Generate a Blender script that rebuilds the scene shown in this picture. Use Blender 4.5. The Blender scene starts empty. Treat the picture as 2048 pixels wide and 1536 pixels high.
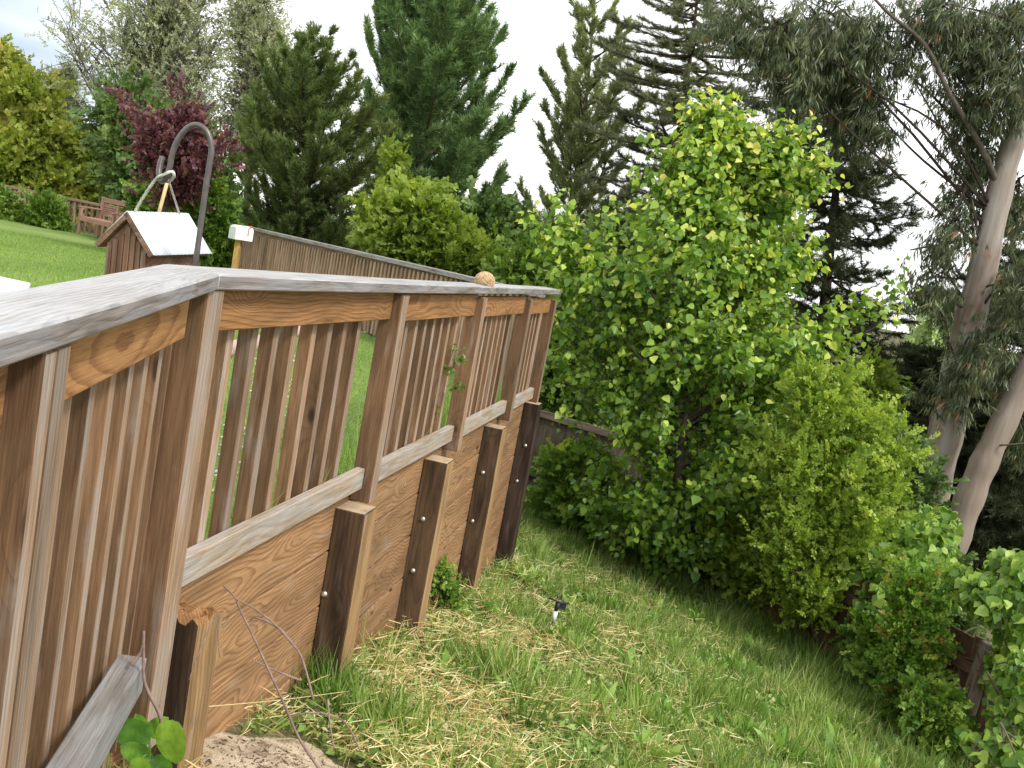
import bpy, bmesh, math, random
import numpy as np
from mathutils import Vector, Matrix
sc = bpy.context.scene
# ------------------------------------------------------------------ camera
F_PX, ROLL, PITCH, CZ = 1990.0, math.radians(10.5), math.radians(7.4), 1.2
_F = np.array([0, math.cos(PITCH), -math.sin(PITCH)]); _R0 = np.array([1., 0, 0]); _U0 = np.cross(_R0, _F)
_R = _R0*math.cos(ROLL) + _U0*math.sin(ROLL); _U = -_R0*math.sin(ROLL) + _U0*math.cos(ROLL)
cam_d = bpy.data.cameras.new('camera'); cam = bpy.data.objects.new('camera', cam_d); sc.collection.objects.link(cam)
cam_d.sensor_width = 36; cam_d.lens = 36*F_PX/2048; cam_d.clip_end = 6000; cam_d.clip_start = 0.05
cam.matrix_world = Matrix(((_R[0], _U[0], -_F[0], 0), (_R[1], _U[1], -_F[1], 0), (_R[2], _U[2], -_F[2], CZ), (0, 0, 0, 1)))
sc.camera = cam
# ------------------------------------------------------------------ light
SUN_DIR = Vector((0.70, -0.58, 0.90)).normalized()
sun_el = math.asin(SUN_DIR.z); sun_rot = math.atan2(SUN_DIR.x, SUN_DIR.y)
w = bpy.data.worlds.new('World'); sc.world = w; w.use_nodes = True
nt = w.node_tree; N = nt.nodes; Lk = nt.links; bg = N['Background']
sky = N.new('ShaderNodeTexSky'); sky.sky_type = 'NISHITA'; sky.sun_disc = False
sky.sun_elevation = sun_el; sky.sun_rotation = sun_rot
tc = N.new('ShaderNodeTexCoord')
skm = N.new('ShaderNodeVectorMath'); skm.operation = 'SCALE'; skm.inputs[3].default_value = 0.09
Lk.new(sky.outputs[0], skm.inputs[0])
mp = N.new('ShaderNodeMapping'); mp.inputs['Scale'].default_value = (1.3, 1.3, 4.0); Lk.new(tc.outputs['Generated'], mp.inputs[0])
nz = N.new('ShaderNodeTexNoise'); nz.inputs['Scale'].default_value = 1.7; nz.inputs['Detail'].default_value = 7; nz.inputs['Roughness'].default_value = .55
Lk.new(mp.outputs[0], nz.inputs['Vector'])
def sky_blob(px, py, width):
    v = _F + _R*(px-1024)/F_PX + _U*(768-py)/F_PX; v = v/np.linalg.norm(v)
    d = N.new('ShaderNodeVectorMath'); d.operation = 'DISTANCE'; Lk.new(tc.outputs['Generated'], d.inputs[0]); d.inputs[1].default_value = tuple(v)
    m = N.new('ShaderNodeMapRange'); m.inputs[1].default_value = width; m.inputs[2].default_value = 0; m.inputs[3].default_value = 0; m.inputs[4].default_value = 1
    Lk.new(d.outputs['Value'], m.inputs[0]); return m.outputs[0]
bl = sky_blob(-60, 60, .22)
ad = N.new('ShaderNodeMath'); ad.operation = 'MULTIPLY_ADD'; ad.inputs[1].default_value = .55; Lk.new(bl, ad.inputs[0]); Lk.new(nz.outputs['Fac'], ad.inputs[2])
rp = N.new('ShaderNodeValToRGB'); Lk.new(ad.outputs[0], rp.inputs[0])
rp.color_ramp.elements[0].position = .60; rp.color_ramp.elements[0].color = (1.0, 1.0, 1.0, 1)
rp.color_ramp.elements[1].position = .95; rp.color_ramp.elements[1].color = (.36, .42, .52, 1)
mx = N.new('ShaderNodeMixRGB'); mx.blend_type = 'MIX'; mx.inputs[0].default_value = .90
Lk.new(skm.outputs[0], mx.inputs[1]); Lk.new(rp.outputs[0], mx.inputs[2]); Lk.new(mx.outputs[0], bg.inputs[0]); bg.inputs[1].default_value = 1.0
sl = bpy.data.lights.new('sun', 'SUN'); sl.energy = 1.7; sl.angle = math.radians(10); sl.color = (1, .955, .87)
so = bpy.data.objects.new('sun', sl); sc.collection.objects.link(so); so.rotation_euler = SUN_DIR.to_track_quat('Z', 'Y').to_euler()
sc.view_settings.view_transform = 'Standard'; sc.view_settings.look = 'None'; sc.view_settings.gamma = 1
sc.view_settings.exposure = 0.92
sc.cycles.max_bounces = 8; sc.cycles.transparent_max_bounces = 6; sc.cycles.diffuse_bounces = 6
# ------------------------------------------------------------------ pixel helpers
CAMP = np.array([0, 0, CZ])
def ray(x, y): return _F + _R*(x-1024)/F_PX + _U*(768-y)/F_PX
def P(x, y, d): v = ray(x, y); return v*(d/v[1]) + CAMP          # the point seen at (x,y) standing d metres away
def Z(x, y, z): v = ray(x, y); return v*((z-CZ)/v[2]) + CAMP
def A(*v): return np.array(v, float)
def nrm(v): v = np.asarray(v, float); return v/np.maximum(np.linalg.norm(v, axis=-1, keepdims=True), 1e-9)
# ------------------------------------------------------------------ terrain
_tp = A((-.60,2.6,-.42),(-.3,2.2,-.42),(0,0,-.40),(-.51,3.98,-.68),(-.28,5.26,-1.02),(-.02,6.74,-1.22),(.23,8.16,-1.50),(0,4.3,-.95),
        (2.1,6.3,-1.6),(3.55,7.8,-2.0),(3.26,9.6,-2.1),(2.5,10.5,-2.1),(1.97,12,-2.1),(.45,11.9,-1.9),(2,3,-1.05),(4.5,5,-1.9)).reshape(-1,3)
def _tf(x, y): return np.stack([np.ones_like(x), x, y, x*y, x*x, y*y], -1)
_tc = np.linalg.lstsq(_tf(_tp[:,0], _tp[:,1]), _tp[:,2], rcond=None)[0]
def zg(x, y):
    x = np.asarray(x, float); y = np.asarray(y, float)
    z = _tf(np.clip(x, -1.6, 4.5), np.clip(y, -1, 12.5)) @ _tc
    z = z + .022*np.sin(x*3.1+y*1.3)*np.cos(y*2.7-x) + .012*np.sin(x*7.7+2)*np.sin(y*6.1)
    far = np.clip((np.hypot(x, y)-16)/60, 0, 1)
    return z*(1-far) - 6.0*far - np.clip(x-4.5, 0, 60)*.06
def G(px, py):
    v = ray(px, py); t = np.arange(.8, 40, .01); p = CAMP + v*t[:, None]; u = np.nonzero(p[:, 2] < zg(p[:, 0], p[:, 1]))[0]
    return p[u[0]] if len(u) else p[-1]
# ------------------------------------------------------------------ node material helpers
def newmat(name):
    m = bpy.data.materials.new(name); m.use_nodes = True; n = m.node_tree; b = n.nodes['Principled BSDF']
    return m, n.nodes, n.links, b
def math_n(n, l, op, a, b=None, c=None):
    q = n.new('ShaderNodeMath'); q.operation = op
    for i, v in enumerate((a, b, c)):
        if v is None: continue
        if isinstance(v, (int, float)): q.inputs[i].default_value = v
        else: l.new(v, q.inputs[i])
    return q.outputs[0]
def ramp(n, l, fac, stops):
    r = n.new('ShaderNodeValToRGB'); l.new(fac, r.inputs[0]); e = r.color_ramp.elements
    while len(e) < len(stops): e.new(.5)
    for q, (p, c) in zip(e, stops): q.position = p; q.color = (*c, 1)
    return r.outputs[0]
def mixc(n, l, fac, a, b, mode='MIX'):
    q = n.new('ShaderNodeMixRGB'); q.blend_type = mode
    for i, v in zip((0, 1, 2), (fac, a, b)):
        if isinstance(v, (int, float)): q.inputs[i].default_value = v
        elif isinstance(v, tuple): q.inputs[i].default_value = (*v, 1)
        else: l.new(v, q.inputs[i])
    return q.outputs[0]
def wood(name, light, dark, rings=55, ring_amt=.7, grey=0.0, greyc=(.33,.31,.295), rough=.8, knots=.5, fibre=1.0, stain=.35, warp=.02, cracks=0.0, var=.25, spec=.25, wx=.9, cy=-.05, cz=.045, cr=.10):
    m, n, l, b = newmat(name)
    tcn = n.new('ShaderNodeTexCoord'); oi = n.new('ShaderNodeObjectInfo')
    off = n.new('ShaderNodeVectorMath'); off.operation = 'MULTIPLY_ADD'; l.new(oi.outputs['Random'], off.inputs[0]); off.inputs[1].default_value = (37.3, 1.31, 2.17); l.new(tcn.outputs['Object'], off.inputs[2])
    v0 = off.outputs[0]
    def scaled(s):
        q = n.new('ShaderNodeVectorMath'); q.operation = 'MULTIPLY'; l.new(v0, q.inputs[0]); q.inputs[1].default_value = s; return q.outputs[0]
    # slow wander of the pith
    nw = n.new('ShaderNodeTexNoise'); nw.inputs['Scale'].default_value = 1; nw.inputs['Detail'].default_value = 2; l.new(scaled((wx, 1.1, 1.1)), nw.inputs['Vector'])
    sub = n.new('ShaderNodeVectorMath'); sub.operation = 'SUBTRACT'; l.new(nw.outputs['Color'], sub.inputs[0]); sub.inputs[1].default_value = (.5, .5, .5)
    wv = n.new('ShaderNodeVectorMath'); wv.operation = 'MULTIPLY_ADD'; l.new(sub.outputs[0], wv.inputs[0]); wv.inputs[1].default_value = (0, warp*12, warp*12); l.new(tcn.outputs['Object'], wv.inputs[2])
    rcy = math_n(n, l, 'MULTIPLY_ADD', oi.outputs['Random'], cr, -cy); rcz = math_n(n, l, 'MULTIPLY_ADD', math_n(n, l, 'FRACT', math_n(n, l, 'MULTIPLY', oi.outputs['Random'], 13.7)), cr*1.4, -cz-cr*.7)
    sep = n.new('ShaderNodeSeparateXYZ'); l.new(wv.outputs[0], sep.inputs[0])
    yy = math_n(n, l, 'ADD', sep.outputs[1], rcy); zz = math_n(n, l, 'ADD', sep.outputs[2], rcz)
    r2 = math_n(n, l, 'ADD', math_n(n, l, 'MULTIPLY', yy, yy), math_n(n, l, 'MULTIPLY', zz, zz)); r = math_n(n, l, 'SQRT', r2)
    # knots
    vo = n.new('ShaderNodeTexVoronoi'); vo.inputs['Scale'].default_value = 1; l.new(scaled((2.3, 5.5, 5.5)), vo.inputs['Vector'])
    kd = vo.outputs['Distance']; kn = n.new('ShaderNodeMapRange'); kn.inputs[1].default_value = 0.36; kn.inputs[2].default_value = 0.0; l.new(kd, kn.inputs[0]); kn.interpolation_type = 'SMOOTHSTEP'
    kr = math_n(n, l, 'MULTIPLY', kn.outputs[0], .045*knots)
    nf = n.new('ShaderNodeTexNoise'); nf.inputs['Scale'].default_value = 1; nf.inputs['Detail'].default_value = 3; l.new(scaled((9, 60, 60)), nf.inputs['Vector'])
    rr = math_n(n, l, 'ADD', math_n(n, l, 'ADD', r, kr), math_n(n, l, 'MULTIPLY', nf.outputs['Fac'], .006))
    fr = math_n(n, l, 'FRACT', math_n(n, l, 'MULTIPLY', rr, rings))
    ringf = n.new('ShaderNodeMapRange'); ringf.inputs[1].default_value = .35; ringf.inputs[2].default_value = .93; ringf.interpolation_type = 'SMOOTHSTEP'; l.new(fr, ringf.inputs[0])
    last = n.new('ShaderNodeMapRange'); last.inputs[1].default_value = 1; last.inputs[2].default_value = .93; l.new(fr, last.inputs[0])
    rf = math_n(n, l, 'MULTIPLY', ringf.outputs[0], last.outputs[0])
    # fibres
    nfb = n.new('ShaderNodeTexNoise'); nfb.inputs['Scale'].default_value = 1; nfb.inputs['Detail'].default_value = 5; nfb.inputs['Roughness'].default_value = .7; l.new(scaled((7, 230, 230)), nfb.inputs['Vector'])
    nst = n.new('ShaderNodeTexNoise'); nst.inputs['Scale'].default_value = 1; nst.inputs['Detail'].default_value = 4; l.new(scaled((2.2, 13, 13)), nst.inputs['Vector'])
    col = mixc(n, l, math_n(n, l, 'MULTIPLY', rf, ring_amt), light, dark)
    fb = ramp(n, l, nfb.outputs['Fac'], [(.30, (1-.45*fibre,)*3), (.62, (1+.12*fibre,)*3)])
    col = mixc(n, l, 1.0, col, fb, 'MULTIPLY')
    st = ramp(n, l, nst.outputs['Fac'], [(.36, (1-stain,)*3), (.60, (1.0,)*3)])
    col = mixc(n, l, 1.0, col, st, 'MULTIPLY')
    kc = n.new('ShaderNodeMapRange'); kc.inputs[1].default_value = .10; kc.inputs[2].default_value = .05; l.new(kd, kc.inputs[0])
    col = mixc(n, l, math_n(n, l, 'MULTIPLY', kc.outputs[0], min(1, knots)), col, tuple(c*.28 for c in dark))
    if grey > 0:
        ng = n.new('ShaderNodeTexNoise'); ng.inputs['Scale'].default_value = 1; ng.inputs['Detail'].default_value = 5; l.new(scaled((3.5, 22, 22)), ng.inputs['Vector'])
        gf = n.new('ShaderNodeMapRange'); gf.inputs[1].default_value = .62-.34*grey; gf.inputs[2].default_value = .78-.34*grey; l.new(ng.outputs['Fac'], gf.inputs[0])
        gc = mixc(n, l, 1.0, greyc, ramp(n, l, nfb.outputs['Fac'], [(.3, (.62,)*3), (.65, (1.12,)*3)]), 'MULTIPLY')
        gc = mixc(n, l, math_n(n, l, 'MULTIPLY', rf, .40), gc, tuple(c*.50 for c in greyc))
        gfac = math_n(n, l, 'MULTIPLY', gf.outputs[0], min(1.0, .55+.5*grey))
        col = mixc(n, l, gfac, col, gc)
    if cracks > 0:
        nc = n.new('ShaderNodeTexNoise'); nc.inputs['Scale'].default_value = 1; nc.inputs['Detail'].default_value = 2; l.new(scaled((7, 90, 90)), nc.inputs['Vector'])
        nm = n.new('ShaderNodeTexNoise'); nm.inputs['Scale'].default_value = 1; nm.inputs['Detail'].default_value = 1; l.new(scaled((4, 9, 9)), nm.inputs['Vector'])
        ck = n.new('ShaderNodeMapRange'); ck.inputs[1].default_value = .70; ck.inputs[2].default_value = .74; l.new(nc.outputs['Fac'], ck.inputs[0])
        cm = n.new('ShaderNodeMapRange'); cm.inputs[1].default_value = .50; cm.inputs[2].default_value = .60; l.new(nm.outputs['Fac'], cm.inputs[0])
        cf = math_n(n, l, 'MULTIPLY', math_n(n, l, 'MULTIPLY', ck.outputs[0], cm.outputs[0]), cracks)
        col = mixc(n, l, cf, col, (.05, .04, .035))
    vr = n.new('ShaderNodeMapRange'); vr.inputs[3].default_value = 1-var; vr.inputs[4].default_value = 1+var; l.new(oi.outputs['Random'], vr.inputs[0])
    hv = n.new('ShaderNodeHueSaturation'); l.new(vr.outputs[0], hv.inputs['Value']); l.new(col, hv.inputs['Color'])
    l.new(hv.outputs[0], b.inputs['Base Color']); b.inputs['Roughness'].default_value = rough; b.inputs['Specular IOR Level'].default_value = spec
    hsum = math_n(n, l, 'ADD', math_n(n, l, 'MULTIPLY', nfb.outputs['Fac'], .7), math_n(n, l, 'MULTIPLY', rf, -.25))
    if cracks > 0: hsum = math_n(n, l, 'SUBTRACT', hsum, math_n(n, l, 'MULTIPLY', cf, 1.5))
    bp = n.new('ShaderNodeBump'); bp.inputs['Strength'].default_value = .55; bp.inputs['Distance'].default_value = .0025; l.new(hsum, bp.inputs['Height']); l.new(bp.outputs[0], b.inputs['Normal'])
    return m
def plain(name, col, rough=.5, metal=0, noise=.15, nscale=30, spec=.4, bump=0.0, bdist=.002):
    m, n, l, b = newmat(name); t = n.new('ShaderNodeTexCoord')
    q = n.new('ShaderNodeTexNoise'); q.inputs['Scale'].default_value = nscale; q.inputs['Detail'].default_value = 5; l.new(t.outputs['Object'], q.inputs['Vector'])
    c = mixc(n, l, 1.0, tuple(col), ramp(n, l, q.outputs['Fac'], [(.3, (1-noise,)*3), (.7, (1+noise,)*3)]), 'MULTIPLY')
    l.new(c, b.inputs['Base Color']); b.inputs['Roughness'].default_value = rough; b.inputs['Metallic'].default_value = metal; b.inputs['Specular IOR Level'].default_value = spec
    if bump:
        bp = n.new('ShaderNodeBump'); bp.inputs['Strength'].default_value = bump; bp.inputs['Distance'].default_value = bdist; l.new(q.outputs['Fac'], bp.inputs['Height']); l.new(bp.outputs[0], b.inputs['Normal'])
    return m
def leafmat(name, stops, trans=.35, rough=.45, spec=.35, tboost=1.3, patch=0.0, gain=1.28):
    m, n, l, b = newmat(name)
    at = n.new('ShaderNodeAttribute'); at.attribute_name = 'rnd'
    fac = at.outputs['Fac']
    if patch:
        t = n.new('ShaderNodeTexCoord'); q = n.new('ShaderNodeTexNoise'); q.inputs['Scale'].default_value = patch; q.inputs['Detail'].default_value = 3; l.new(t.outputs['Object'], q.inputs['Vector'])
        pm = n.new('ShaderNodeMapRange'); pm.inputs[1].default_value = .36; pm.inputs[2].default_value = .64; l.new(q.outputs['Fac'], pm.inputs[0])
        fac = math_n(n, l, 'ADD', math_n(n, l, 'MULTIPLY', fac, .5), math_n(n, l, 'MULTIPLY', pm.outputs[0], .5))
    col = ramp(n, l, fac, [(p_, tuple(min(.8, q_*gain) for q_ in c_)) for p_, c_ in stops])
    l.new(col, b.inputs['Base Color']); b.inputs['Roughness'].default_value = rough; b.inputs['Specular IOR Level'].default_value = spec
    tr = n.new('ShaderNodeBsdfTranslucent'); tcx = mixc(n, l, 1.0, col, (tboost*1.05, tboost, tboost*.5), 'MULTIPLY'); l.new(tcx, tr.inputs[0])
    ms = n.new('ShaderNodeMixShader'); ms.inputs[0].default_value = trans; l.new(b.outputs[0], ms.inputs[1]); l.new(tr.outputs[0], ms.inputs[2])
    l.new(ms.outputs[0], n['Material Output'].inputs[0]); return m
# ------------------------------------------------------------------ object helpers
COL = sc.collection
def mat4(o, X, Y, Zv):
    return Matrix(((X[0], Y[0], Zv[0], o[0]), (X[1], Y[1], Zv[1], o[1]), (X[2], Y[2], Zv[2], o[2]), (0, 0, 0, 1)))
def tag(o, label=None, cat=None, group=None, kind=None):
    if label: o['label'] = label
    if cat: o['category'] = cat
    if group: o['group'] = group
    if kind: o['kind'] = kind
    return o
def thing(name, label, cat, loc, group=None):
    o = bpy.data.objects.new(name, None); COL.objects.link(o); o.location = tuple(loc); o.empty_display_size = .1
    tag(o, label, cat, group); return o
def link(name, me, parent=None, M=None):
    o = bpy.data.objects.new(name, me); COL.objects.link(o)
    M = M if M is not None else Matrix.Identity(4)
    if parent is not None:
        pm = Matrix.Identity(4); q = parent; pm = Matrix.Translation(q.location) if q.type == 'EMPTY' else q['_m'] if False else wm(q)
        o.parent = parent; o.matrix_parent_inverse = Matrix.Identity(4); o.matrix_basis = pm.inverted() @ M
    else: o.matrix_basis = M
    return o
def wm(o):
    m = o.matrix_basis.copy(); p = o.parent
    while p is not None: m = p.matrix_basis @ m; p = p.parent
    return m
def from_bm(name, bm, mats, parent=None, M=None, smooth=False):
    me = bpy.data.meshes.new(name); bm.normal_update(); bm.to_mesh(me); bm.free()
    for m in (mats if isinstance(mats, (list, tuple)) else [mats]): me.materials.append(m)
    if smooth: me.polygons.foreach_set('use_smooth', [True]*len(me.polygons))
    return link(name, me, parent, M)
def board(parent, name, o, X, Y, Zv, L, W, H, mats, fm=None, bev=.003, skew0=0, skew1=0, cuts=0, wob=0):
    """box from corner o, L along X, W along Y, H along Z. fm: material index for faces (-x,+x,-y,+y,-z,+z)."""
    bm = bmesh.new(); fm = fm or (0,)*6
    v = [bm.verts.new((x*L + (skew0 if x == 0 else skew1)*(y*W), y*W, z*H)) for x in (0, 1) for y in (0, 1) for z in (0, 1)]
    fs = [(0,1,3,2),(4,6,7,5),(0,4,5,1),(2,3,7,6),(0,2,6,4),(1,5,7,3)]
    for i, f in enumerate(fs):
        q = bm.faces.new([v[k] for k in f]); q.material_index = fm[i]
    bmesh.ops.recalc_face_normals(bm, faces=bm.faces)
    if cuts:
        ed = [e for e in bm.edges if abs((e.verts[0].co-e.verts[1].co).x) > L*.5]
        bmesh.ops.subdivide_edges(bm, edges=ed, cuts=cuts, use_grid_fill=True)
        rs = random.Random(hash((round(o[0], 3), round(o[1], 3))) & 0xffff); ph = rs.random()*6
        for q in bm.verts:
            q.co.z += wob*math.sin(q.co.x/L*5+ph); q.co.y += wob*.7*math.sin(q.co.x/L*4+ph*2)
    if bev:
        bmesh.ops.bevel(bm, geom=[e for e in bm.edges if e.calc_face_angle(0) > .5], offset=bev, segments=1, affect='EDGES')
    X = nrm(X); Y = nrm(Y); Zv = nrm(Zv)
    return from_bm(name, bm, mats, parent, mat4(o, X, Y, Zv))
def tube_bm(bm, pts, rad, seg=8, cap=True):
    pts = [Vector(p) for p in pts]; n = len(pts); rad = list(rad) if hasattr(rad, '__len__') else [rad]*n
    t0 = (pts[1]-pts[0]).normalized(); up = t0.orthogonal().normalized(); prev = None; rings = []
    for i, p in enumerate(pts):
        t = ((pts[min(i+1, n-1)]-pts[max(i-1, 0)])).normalized(); up = (up - t*up.dot(t)).normalized(); b = t.cross(up)
        rings.append([bm.verts.new(p + (up*math.cos(2*math.pi*k/seg) + b*math.sin(2*math.pi*k/seg))*rad[i]) for k in range(seg)])
    for a, b2 in zip(rings[:-1], rings[1:]):
        for k in range(seg): bm.faces.new((a[k], a[(k+1) % seg], b2[(k+1) % seg], b2[k]))
    if cap:
        bm.faces.new(rings[0][::-1]); bm.faces.new(rings[-1])
def tube(name, pts, rad, mat, parent=None, seg=8, smooth=True):
    o = Vector(tuple(pts[0])); bm = bmesh.new(); tube_bm(bm, [Vector(tuple(p))-o for p in pts], rad, seg)
    return from_bm(name, bm, mat, parent, Matrix.Translation(o), smooth)
def smooth_pts(pts, n=4):
    pts = [np.asarray(p, float) for p in pts]; out = []
    for i in range(len(pts)-1):
        a = pts[max(i-1, 0)]; b = pts[i]; c = pts[i+1]; d = pts[min(i+2, len(pts)-1)]
        for k in range(n):
            t = k/n; out.append(.5*((2*b)+(-a+c)*t+(2*a-5*b+4*c-d)*t*t+(-a+3*b-3*c+d)*t**3))
    out.append(pts[-1]); return out
# mass scatter of a small template -> one mesh
def scatter_mesh(name, tmpl, pos, X, Y, Zv, S, mats, parent=None, origin=(0, 0, 0), rnd=None, rng=None, smooth=False, bend=None):
    V, Fc = tmpl; V = np.asarray(V, float); k = len(V); n = len(pos); S = np.asarray(S, float)
    if S.ndim == 1: S = np.repeat(S[:, None], 3, 1)
    co = pos[:, None, :] + (V[None, :, 0:1]*S[:, None, 0:1])*X[:, None, :] + (V[None, :, 1:2]*S[:, None, 1:2])*Y[:, None, :] + (V[None, :, 2:3]*S[:, None, 2:3])*Zv[:, None, :]
    co = co - np.asarray(origin)[None, None, :]
    lens = np.array([len(f) for f in Fc]); flat = np.concatenate([np.array(f) for f in Fc])
    loops = (flat[None, :] + (np.arange(n)*k)[:, None]).ravel(); tot = np.tile(lens, n); start = np.concatenate([[0], np.cumsum(tot)[:-1]])
    me = bpy.data.meshes.new(name); me.vertices.add(n*k); me.vertices.foreach_set('co', co.astype(np.float32).ravel())
    me.loops.add(len(loops)); me.loops.foreach_set('vertex_index', loops.astype(np.int32))
    me.polygons.add(len(tot)); me.polygons.foreach_set('loop_start', start.astype(np.int32)); me.polygons.foreach_set('loop_total', tot.astype(np.int32))
    me.update(calc_edges=True)
    if rnd is None: rnd = (rng or np.random.default_rng(1)).random(n)
    a = me.attributes.new('rnd', 'FLOAT', 'POINT'); a.data.foreach_set('value', np.repeat(rnd, k).astype(np.float32))
    for m in (mats if isinstance(mats, (list, tuple)) else [mats]): me.materials.append(m)
    if smooth: me.polygons.foreach_set('use_smooth', [True]*len(me.polygons))
    return link(name, me, parent, Matrix.Translation(Vector(tuple(origin))))
def frames(Xd, rng, nrmbias=None):
    X = nrm(Xd); r = rng.normal(size=X.shape)
    if nrmbias is not None: r = r*.8 + np.asarray(nrmbias)
    Zv = nrm(r - X*np.sum(r*X, 1, keepdims=True)); Y = np.cross(Zv, X); return X, Y, Zv
# templates (x along the leaf)
T_HEART = ([(0,0,0),(.18,.40,.05),(.52,.36,.07),(1,0,-.10),(.52,-.36,.07),(.18,-.40,.05)], [(0,3,2,1),(0,5,4,3)])
T_OVAL = ([(0,0,0),(.4,.26,.05),(1,0,-.05),(.4,-.26,.05)], [(0,2,1),(0,3,2)])
def t_sprig(nl=6, lw=.22, ll=.42, seed=0, spread=.75):
    r = random.Random(seed); V = []; Fq = []
    for i in range(nl):
        t = (i+.6)/nl; a = (1 if i % 2 else -1)*(.5+r.random()*spread); e = r.uniform(-.8, .8); s = ll*(.7+.5*r.random())
        d = Vector((math.cos(a)*math.cos(e), math.sin(a)*math.cos(e), math.sin(e))); side = d.cross(Vector((r.uniform(-.4, .4), r.uniform(-.4, .4), 1))).normalized()*s*lw/ll*1.2
        b = Vector((t*.75, 0, 0)); k = len(V); V += [tuple(b), tuple(b+d*s*.45+side), tuple(b+d*s), tuple(b+d*s*.45-side)]; Fq.append((k, k+1, k+2, k+3))
    return V, Fq
def t_tuft(nn=13, wdt=.05, seed=0, cone=1.0, back=.15):
    r = random.Random(seed); V = []; Fq = []
    for i in range(nn):
        a = r.random()*6.283; e = r.uniform(.15, cone); d = Vector((math.cos(e), math.sin(e)*math.cos(a), math.sin(e)*math.sin(a)))*r.uniform(.7, 1)
        s = d.cross(Vector((r.uniform(-1, 1), r.uniform(-1, 1), r.uniform(-1, 1)))).normalized()*wdt
        b = Vector((r.uniform(-back, back*2), 0, 0)); k = len(V); V += [tuple(b-s), tuple(b+s), tuple(b+d)]; Fq.append((k, k+1, k+2))
    return V, Fq
def t_strands(nn=6, wdt=.06, seed=0):
    r = random.Random(seed); V = []; Fq = []
    for i in range(nn):
        b = Vector((r.uniform(0, .35), r.uniform(-.25, .25), r.uniform(-.25, .25))); d = Vector((1, r.uniform(-.45, .45), r.uniform(-.45, .45))).normalized()*r.uniform(.5, .8)
        s = d.cross(Vector((r.uniform(-.3, .3), r.uniform(-1, 1), r.uniform(-1, 1)))).normalized(); s2 = d.cross(s).normalized()
        k = len(V); V += [tuple(b), tuple(b+d*.45+s*wdt+s2*.05), tuple(b+d), tuple(b+d*.45-s*wdt+s2*.05)]; Fq.append((k, k+1, k+2, k+3))
    return V, Fq
T_SPRIG = t_sprig(15, .085, .21, 0, .9); T_SPRIG2 = t_sprig(20, .06, .17, 3, 1.0); T_TUFT = t_tuft(20, .045, 0, 1.25, .35); T_TUFT2 = t_tuft(20, .045, 4, 1.4, .5); T_STR = t_strands(8, .038); T_PALE = t_sprig(16, .042, .13, 5, 1.1)
T_TWIG = ([(0, 1, 0), (0, -.5, .87), (0, -.5, -.87), (1, .35, 0), (1, -.2, .3), (1, -.2, -.3)], [(0, 1, 4, 3), (1, 2, 5, 4), (2, 0, 3, 5)])
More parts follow.
